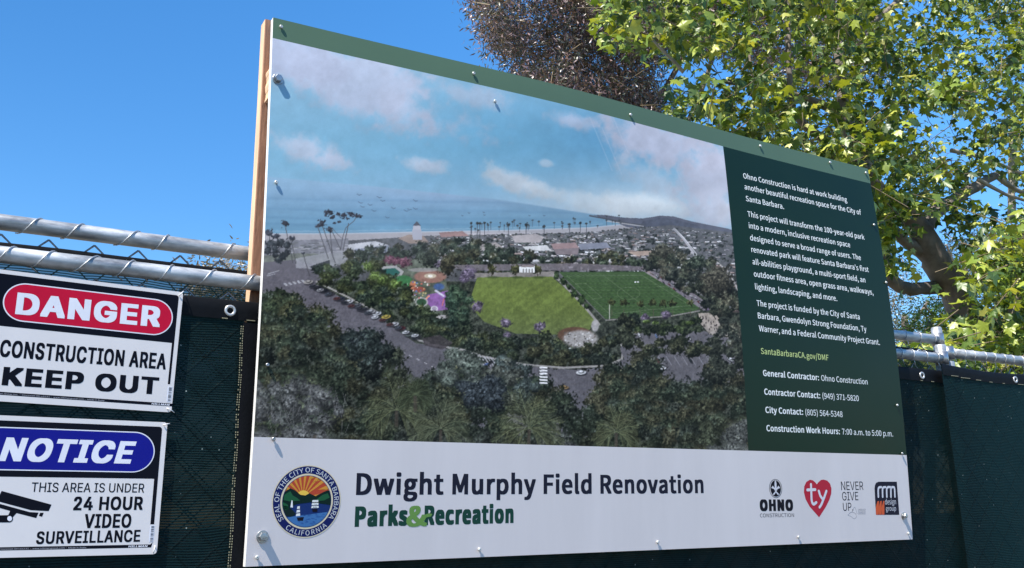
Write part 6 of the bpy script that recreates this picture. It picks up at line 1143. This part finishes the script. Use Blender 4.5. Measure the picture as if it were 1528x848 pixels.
# ---- the sycamore on the right
rs = np.random.RandomState(21)
YT = 4.3
base = at(1470, 640, YT); base[2] = 0
syc = empty('sycamore_tree', base, 'tall sycamore with large lobed yellow-green leaves behind the right end of the sign', 'tree')
P_ = [(1492, 1150, 30), (1482, 760, 27), (1455, 520, 23), (1425, 430, 20), (1398, 392, 18), (1374, 345, 17), (1350, 312, 14), (1318, 296, 12), (1290, 250, 12), (1262, 170, 9), (1250, 60, 6)]
limb('trunk', P_, YT, syc, seed=1)
for k, P_ in enumerate(([(1378, 345, 13), (1392, 318, 11), (1418, 302, 9), (1448, 284, 7), (1485, 262, 5)], [(1440, 450, 12), (1400, 431, 9), (1360, 432, 9), (1334, 422, 9), (1321, 402, 10), (1320, 378, 9), (1316, 345, 8), (1306, 310, 7)],
            [(1392, 384, 9), (1372, 374, 9), (1352, 362, 8), (1336, 344, 7), (1318, 322, 5)], [(1300, 262, 9), (1240, 215, 7), (1186, 170, 4.5), (1178, 110, 4.2), (1176, 40, 3.8), (1172, -60, 3)], [(1262, 170, 7), (1180, 140, 4), (1128, 130, 3), (1062, 120, 2.2)],
            [(1020, 108, 3.0), (1006, 92, 2.4), (985, 72, 1.8), (968, 52, 1.2)], [(1250, 60, 5), (1320, 20, 4), (1380, -40, 3)], [(1485, 262, 4), (1520, 285, 3), (1570, 300, 3)], [(1460, 268, 3), (1500, 290, 2.2), (1540, 302, 2)], [(1420, 225, 3), (1470, 236, 2.5), (1530, 262, 2)], [(1540, 320, 6), (1520, 420, 6), (1500, 560, 7)], [(1125, 190, 2), (1124, 130, 2.2), (1118, 80, 2)])):
    limb('limb', P_, YT + [0, .1, .05, -.2, .1, -.4, .3, .2, -.3, .3, -.7, .2][k], syc, 'bark_pale' if k in (5, 7, 8, 9) else 'bark', 10, seed=k + 2)
limb('limb', [(1512, 200, 4.5), (1510, 260, 4.5), (1509, 330, 5)], YT + .9, syc, 'bark_pale', 10, seed=40)
CROWN = [(896, -60), (904, 0), (908, 40), (920, 58), (944, 62), (965, 50), (985, 66), (1004, 84), (1036, 84), (1062, 62), (1090, 70), (1088, 104), (1052, 122), (1020, 130), (1006, 146), (990, 160), (1000, 220), (1080, 290), (1180, 350), (1285, 390), (1300, 330), (1322, 330), (1346, 296), (1396, 296), (1440, 284), (1452, 262), (1500, 268), (1528, 292), (1720, 330), (1720, -230), (896, -230)]
LOW = [(1462, 430), (1452, 392), (1470, 350), (1498, 330), (1528, 320), (1720, 330), (1720, 640), (1330, 640), (1334, 520), (1392, 512), (1416, 470), (1440, 452)]
GAPS = [([(1046, 96), (1090, 92), (1140, 80), (1130, 100), (1086, 116), (1050, 124)], .15), ([(1336, 158), (1372, 150), (1436, 166), (1432, 192), (1392, 196), (1350, 186)], .08), ([(1444, 250), (1506, 246), (1528, 300), (1490, 330), (1448, 320)], .12), ([(1350, 20), (1392, 6), (1386, 60), (1352, 64)], .3),
        ([(1462, 130), (1516, 134), (1512, 172), (1468, 164)], .3), ([(1316, 30), (1344, 40), (1340, 100), (1310, 84)], .45), ([(940, 20), (990, 10), (1010, 60), (980, 64), (950, 60)], .35), ([(1340, 300), (1440, 310), (1450, 440), (1330, 440)], .0), ([(1220, 120), (1260, 116), (1262, 150), (1224, 150)], .5), ([(1080, 150), (1110, 140), (1130, 170), (1100, 186)], .5)]
_tr = np.random.RandomState(77); TD = _tr.normal(size=(7, 3)); TD /= np.linalg.norm(TD, axis=1)[:, None]; TP = _tr.uniform(0, 6.28, 7); TK = _tr.uniform(.7, 1.6, 7)
def tufts(p, size):
    """slow wave through space: boughs where it is high, hollows where it is low"""
    return float(np.mean(np.sin((TD @ p) * (2 * math.pi / size) * TK + TP))) * 1.9
def sample(poly_, n, ylo, yhi, gaps, clump=0.0):
    P = np.array(poly_, float); lo, hi = P.min(0), P.max(0); out = []
    while len(out) < n:
        q = lo + rs.rand(4 * n, 2) * (hi - lo); ok = in_poly(q[:, 0], q[:, 1], poly_)
        for g_, pr in gaps: ok &= ~(in_poly(q[:, 0], q[:, 1], g_) & (rs.rand(len(q)) > pr))
        for a, b in q[ok]:
            y = rs.uniform(ylo, yhi)
            if not clump or rs.rand() < .10 + .9 * float(smooth(-.30, .42, tufts(at(a, b, y), clump))): out.append((a, b, y))
    return out[:n]
clusters = sample(CROWN, 3000, 3.0, 6.2, GAPS, .8) + sample(CROWN, 650, 6.2, 9.0, GAPS, 1.4) + sample(LOW, 1500, 2.2, 5.6, [], .8)
for (x, y) in ((1302, 300), (1312, 318), (1318, 345), (1322, 372), (1306, 286), (1316, 296), (1326, 305), (1310, 335), (1440, 330), (1432, 318), (1450, 322), (1424, 330), (1330, 395), (1336, 400), (1468, 404), (1455, 420), (1298, 310), (1305, 330), (1312, 360), (1308, 345), (1315, 312), (1322, 322), (1330, 318), (1340, 308), (1352, 300), (1364, 298), (1326, 340), (1322, 390), (1318, 400), (1436, 345), (1428, 308), (1442, 316), (1412, 300), (1455, 345), (1450, 365), (1462, 380)): clusters += [(x, y, 3.6), (x + 4, y - 5, 3.9)]
POS = []; NRM = []; SZ = []; TINT = []; twigs = []
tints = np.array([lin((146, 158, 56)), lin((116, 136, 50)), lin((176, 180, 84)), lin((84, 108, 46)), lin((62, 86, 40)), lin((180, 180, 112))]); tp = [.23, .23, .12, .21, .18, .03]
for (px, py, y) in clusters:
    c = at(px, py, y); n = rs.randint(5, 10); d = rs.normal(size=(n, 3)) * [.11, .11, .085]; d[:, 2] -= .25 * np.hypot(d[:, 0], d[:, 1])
    t_ = rs.choice(6, p=tp if y < 5.2 else [.10, .22, .05, .30, .32, .01]); up_ = np.array([SUN[0] * .5, -.35, .75]) + rs.normal(size=3) * .25  # clusters deeper in the crown get darker tints, painting in its shade
    for k in range(n):
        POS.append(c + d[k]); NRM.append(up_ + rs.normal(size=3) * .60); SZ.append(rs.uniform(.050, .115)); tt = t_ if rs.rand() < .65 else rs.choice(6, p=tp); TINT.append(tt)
    if rs.rand() < .75:
        a_ = c + d[0]; b_ = c + rs.normal(size=3) * [.22, .2, .16]; mid = (a_ + b_) / 2 + rs.normal(size=3) * .03; twigs.append(tube([a_, mid, b_], [.0022, .0032, .0045], 4, False))
POS = np.array(POS); NRM = np.array(NRM); SZ = np.array(SZ); TINT = np.array(TINT); nl = len(POS)
ROT = frames(NRM, rs)
# leaf tips hang down: turn the blade's long axis downhill
down = np.array([0, 0, -1.]) + rs.normal(size=(nl, 3)) * .6; nn = ROT[:, :, 2]; yv = down - nn * (down * nn).sum(1)[:, None]; yv /= np.linalg.norm(yv, axis=1)[:, None]
ROT = np.stack([np.cross(yv, nn), yv, nn], -1)
KIND = rs.randint(0, 4, nl)
qx, qy, qz = proj(POS); view = (POS - CAM) / np.linalg.norm(POS - CAM, axis=1)[:, None]; face = np.abs((nn * view).sum(1))
BQ = [(366, 846), (1362, 805), (1295, 252), (407, 27)]
vis = (qx > 0) & (qx < W0) & (qy > 0) & (qy < 528) & ~in_poly(qx, qy, BQ)
score = np.where(vis, SZ / qz ** 1.6 * (face + .15), 0); order = np.argsort(-score); single = np.zeros(nl, bool); single[order[:300]] = True
LM = {}
for k in range(4):
    for t_ in range(6):
        V, F = LEAVES[k]; o = add('leaf', V, F, M['leaf'], None, True, col=np.tile(tints[t_], (len(V), 1))); LM[k, t_] = o.data; bpy.data.objects.remove(o)
for j in np.nonzero(single)[0]:
    o = bpy.data.objects.new('leaf', LM[int(KIND[j]), int(TINT[j])]); COL.objects.link(o); o.parent = syc
    mw = Matrix(ROT[j].tolist()).to_4x4() @ Matrix.Scale(float(SZ[j]) * 1.2, 4); mw.translation = Vector(POS[j] - base); o.matrix_local = mw
Vs = []; Fs = []; Cs = []; off = 0
for k in range(4):
    idx = np.nonzero(~single & (KIND == k))[0]; V, F = LEAVES[k]; n = len(idx)
    W3 = np.einsum('nij,vj->nvi', ROT[idx], V) * (SZ[idx] * 1.2)[:, None, None] + POS[idx][:, None]
    Vs.append(W3.reshape(-1, 3)); Fs.append((F[None] + (np.arange(n) * len(V))[:, None, None]).reshape(-1, 3) + off); off += n * len(V)
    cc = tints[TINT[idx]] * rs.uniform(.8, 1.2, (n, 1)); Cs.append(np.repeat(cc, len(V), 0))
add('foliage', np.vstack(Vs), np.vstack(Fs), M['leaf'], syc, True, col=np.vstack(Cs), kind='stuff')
V, F = merge(twigs); add('twigs', V, F, M['twig'], syc, True, kind='stuff')

# ---- fine-leaved trees farther back
def fine_tree(name, label, poly_, ylo, yhi, n_cl, per, spread, length, width, cols, trunk, limbs, gaps=(), seed=0, droop=.8):
    global rs
    rs = np.random.RandomState(seed); ym = (ylo + yhi) / 2
    b_ = at(trunk[0][0], trunk[0][1], ym); b_[2] = 0
    t = empty(name, b_, label, 'tree')
    g_ = at(trunk[0][0], trunk[0][1], ym); limb('trunk', trunk, ym, t, seed=seed); 
    for k, P in enumerate(limbs): limb('limb', P, ym, t, 'bark', 8, seed=seed + k)
    cl = sample(poly_, n_cl, ylo, yhi, gaps, 1.5 if n_cl > 1000 else 0.0); C = np.array([at(*c) for c in cl]); n = n_cl * per
    pos = np.repeat(C, per, 0) + rs.normal(size=(n, 3)) * spread
    d = rs.normal(size=(n, 3)); d[:, 2] = d[:, 2] * .6 - droop; d /= np.linalg.norm(d, axis=1)[:, None]
    s = np.cross(d, rs.normal(size=(n, 3))); s /= np.linalg.norm(s, axis=1)[:, None]; u = np.cross(d, s); Rm = np.stack([d, s, u], -1)
    V = np.einsum('nij,nvj->nvi', Rm, lance(rs, n, length, width)) + pos[:, None]
    F = (LF[None] + (np.arange(n) * 6)[:, None, None]).reshape(-1, 3); cc = np.array([lin(c) for c in cols])
    ci = np.repeat(rs.randint(0, len(cols), n_cl), per); ci = np.where(rs.rand(n) < .3, rs.randint(0, len(cols), n), ci)
    add('foliage', V.reshape(-1, 3), F, M['fine_leaf'], t, True, col=np.repeat(cc[ci] * rs.uniform(.7, 1.3, (n, 1)), 6, 0), kind='stuff')
    tw = [tube([C[k], C[k] + rs.normal(size=3) * spread * .8, C[k] + rs.normal(size=3) * spread * 1.6], [.006, .009, .012], 3, False) for k in range(0, n_cl, 3)]
    V, F = merge(tw); add('twigs', V, F, M['twig'], t, True, kind='stuff'); return t
EU = [(712, 8), (722, -60), (760, -130), (1300, -150), (1320, 120), (1240, 140), (1120, 90), (1080, 70), (1010, 64), (985, 80), (975, 112), (1000, 128), (1000, 170), (1000, 270), (900, 280), (810, 210), (776, 116), (760, 100), (768, 84), (742, 78), (724, 48)]
fine_tree('eucalyptus_tree', 'reddish-brown fine-leaved tree rising behind the top edge of the sign', EU, 10.5, 14.0, 3000, 56, .18, .115, .0125, [(114, 92, 94), (102, 92, 94), (130, 106, 106), (94, 96, 84), (80, 86, 76), (142, 120, 122)],
          [(1010, 900, 16), (985, 500, 14), (950, 260, 11), (935, 170, 8), (915, 120, 6), (890, 60, 4), (860, -20, 3)], [[(935, 170, 5), (925, 110, 4), (905, 85, 3), (880, 30, 2)], [(950, 190, 5), (1000, 120, 4), (1040, 40, 3), (1080, -60, 2)], [(915, 120, 4), (850, 80, 3), (800, 30, 2)], [(1000, 240, 5), (1056, 110, 3), (1066, 20, 2.4), (1060, -60, 2)]], [([(745, -30), (800, -40), (790, 20), (750, 20)], .4), ([(760, 86), (800, 84), (790, 110), (764, 104)], .5), ([(985, 120), (1002, 130), (1000, 158), (985, 140)], .5)], 51)
fine_tree('olive_tree', 'grey-green fine-leaved tree low between the sign and the sycamore trunk', [(1296, 430), (1320, 400), (1344, 396), (1372, 420), (1400, 440), (1420, 470), (1420, 620), (1296, 620)], 9, 11, 150, 60, .16, .07, .010, [(104, 108, 82), (88, 96, 70), (126, 122, 98)], [(1352, 900, 9), (1352, 560, 7), (1350, 470, 4)], [[(1350, 500, 3), (1385, 450, 2)]], (), 52, .2)
fine_tree('green_shrub', 'bright green feathery shrub above the fence rail right of the sign', [(1356, 470), (1376, 452), (1396, 448), (1414, 462), (1424, 500), (1424, 620), (1350, 620)], 5.2, 6.0, 110, 60, .09, .06, .008, [(98, 132, 52), (120, 150, 60), (82, 112, 46)], [(1388, 900, 8), (1388, 560, 6), (1388, 480, 3)], [], (), 53, -.1)
fine_tree('dark_bare_tree', 'dark sparse tree seen through the gap right of the sycamore trunk', [(1408, 420), (1402, 370), (1424, 344), (1456, 332), (1490, 330), (1520, 350), (1520, 560), (1420, 560)], 8, 10, 150, 34, .15, .075, .009, [(70, 78, 62), (60, 66, 58), (90, 92, 74)], [(1450, 900, 9), (1450, 520, 7), (1442, 420, 4), (1436, 360, 2)], [[(1445, 430, 3), (1470, 380, 2), (1480, 340, 1.4)], [(1445, 430, 3), (1422, 390, 2), (1412, 365, 1.2)]], (), 54)
fine_tree('grey_shrub', 'grey-brown shrub top beyond the fences left of the timber post', [(286, 412), (306, 396), (330, 390), (356, 394), (420, 400), (420, 520), (286, 520)], 8, 9.5, 110, 50, .12, .07, .009, [(128, 120, 108), (112, 106, 94), (140, 134, 122)], [(360, 900, 8), (358, 560, 6), (352, 440, 3)], [], (), 55, .1)
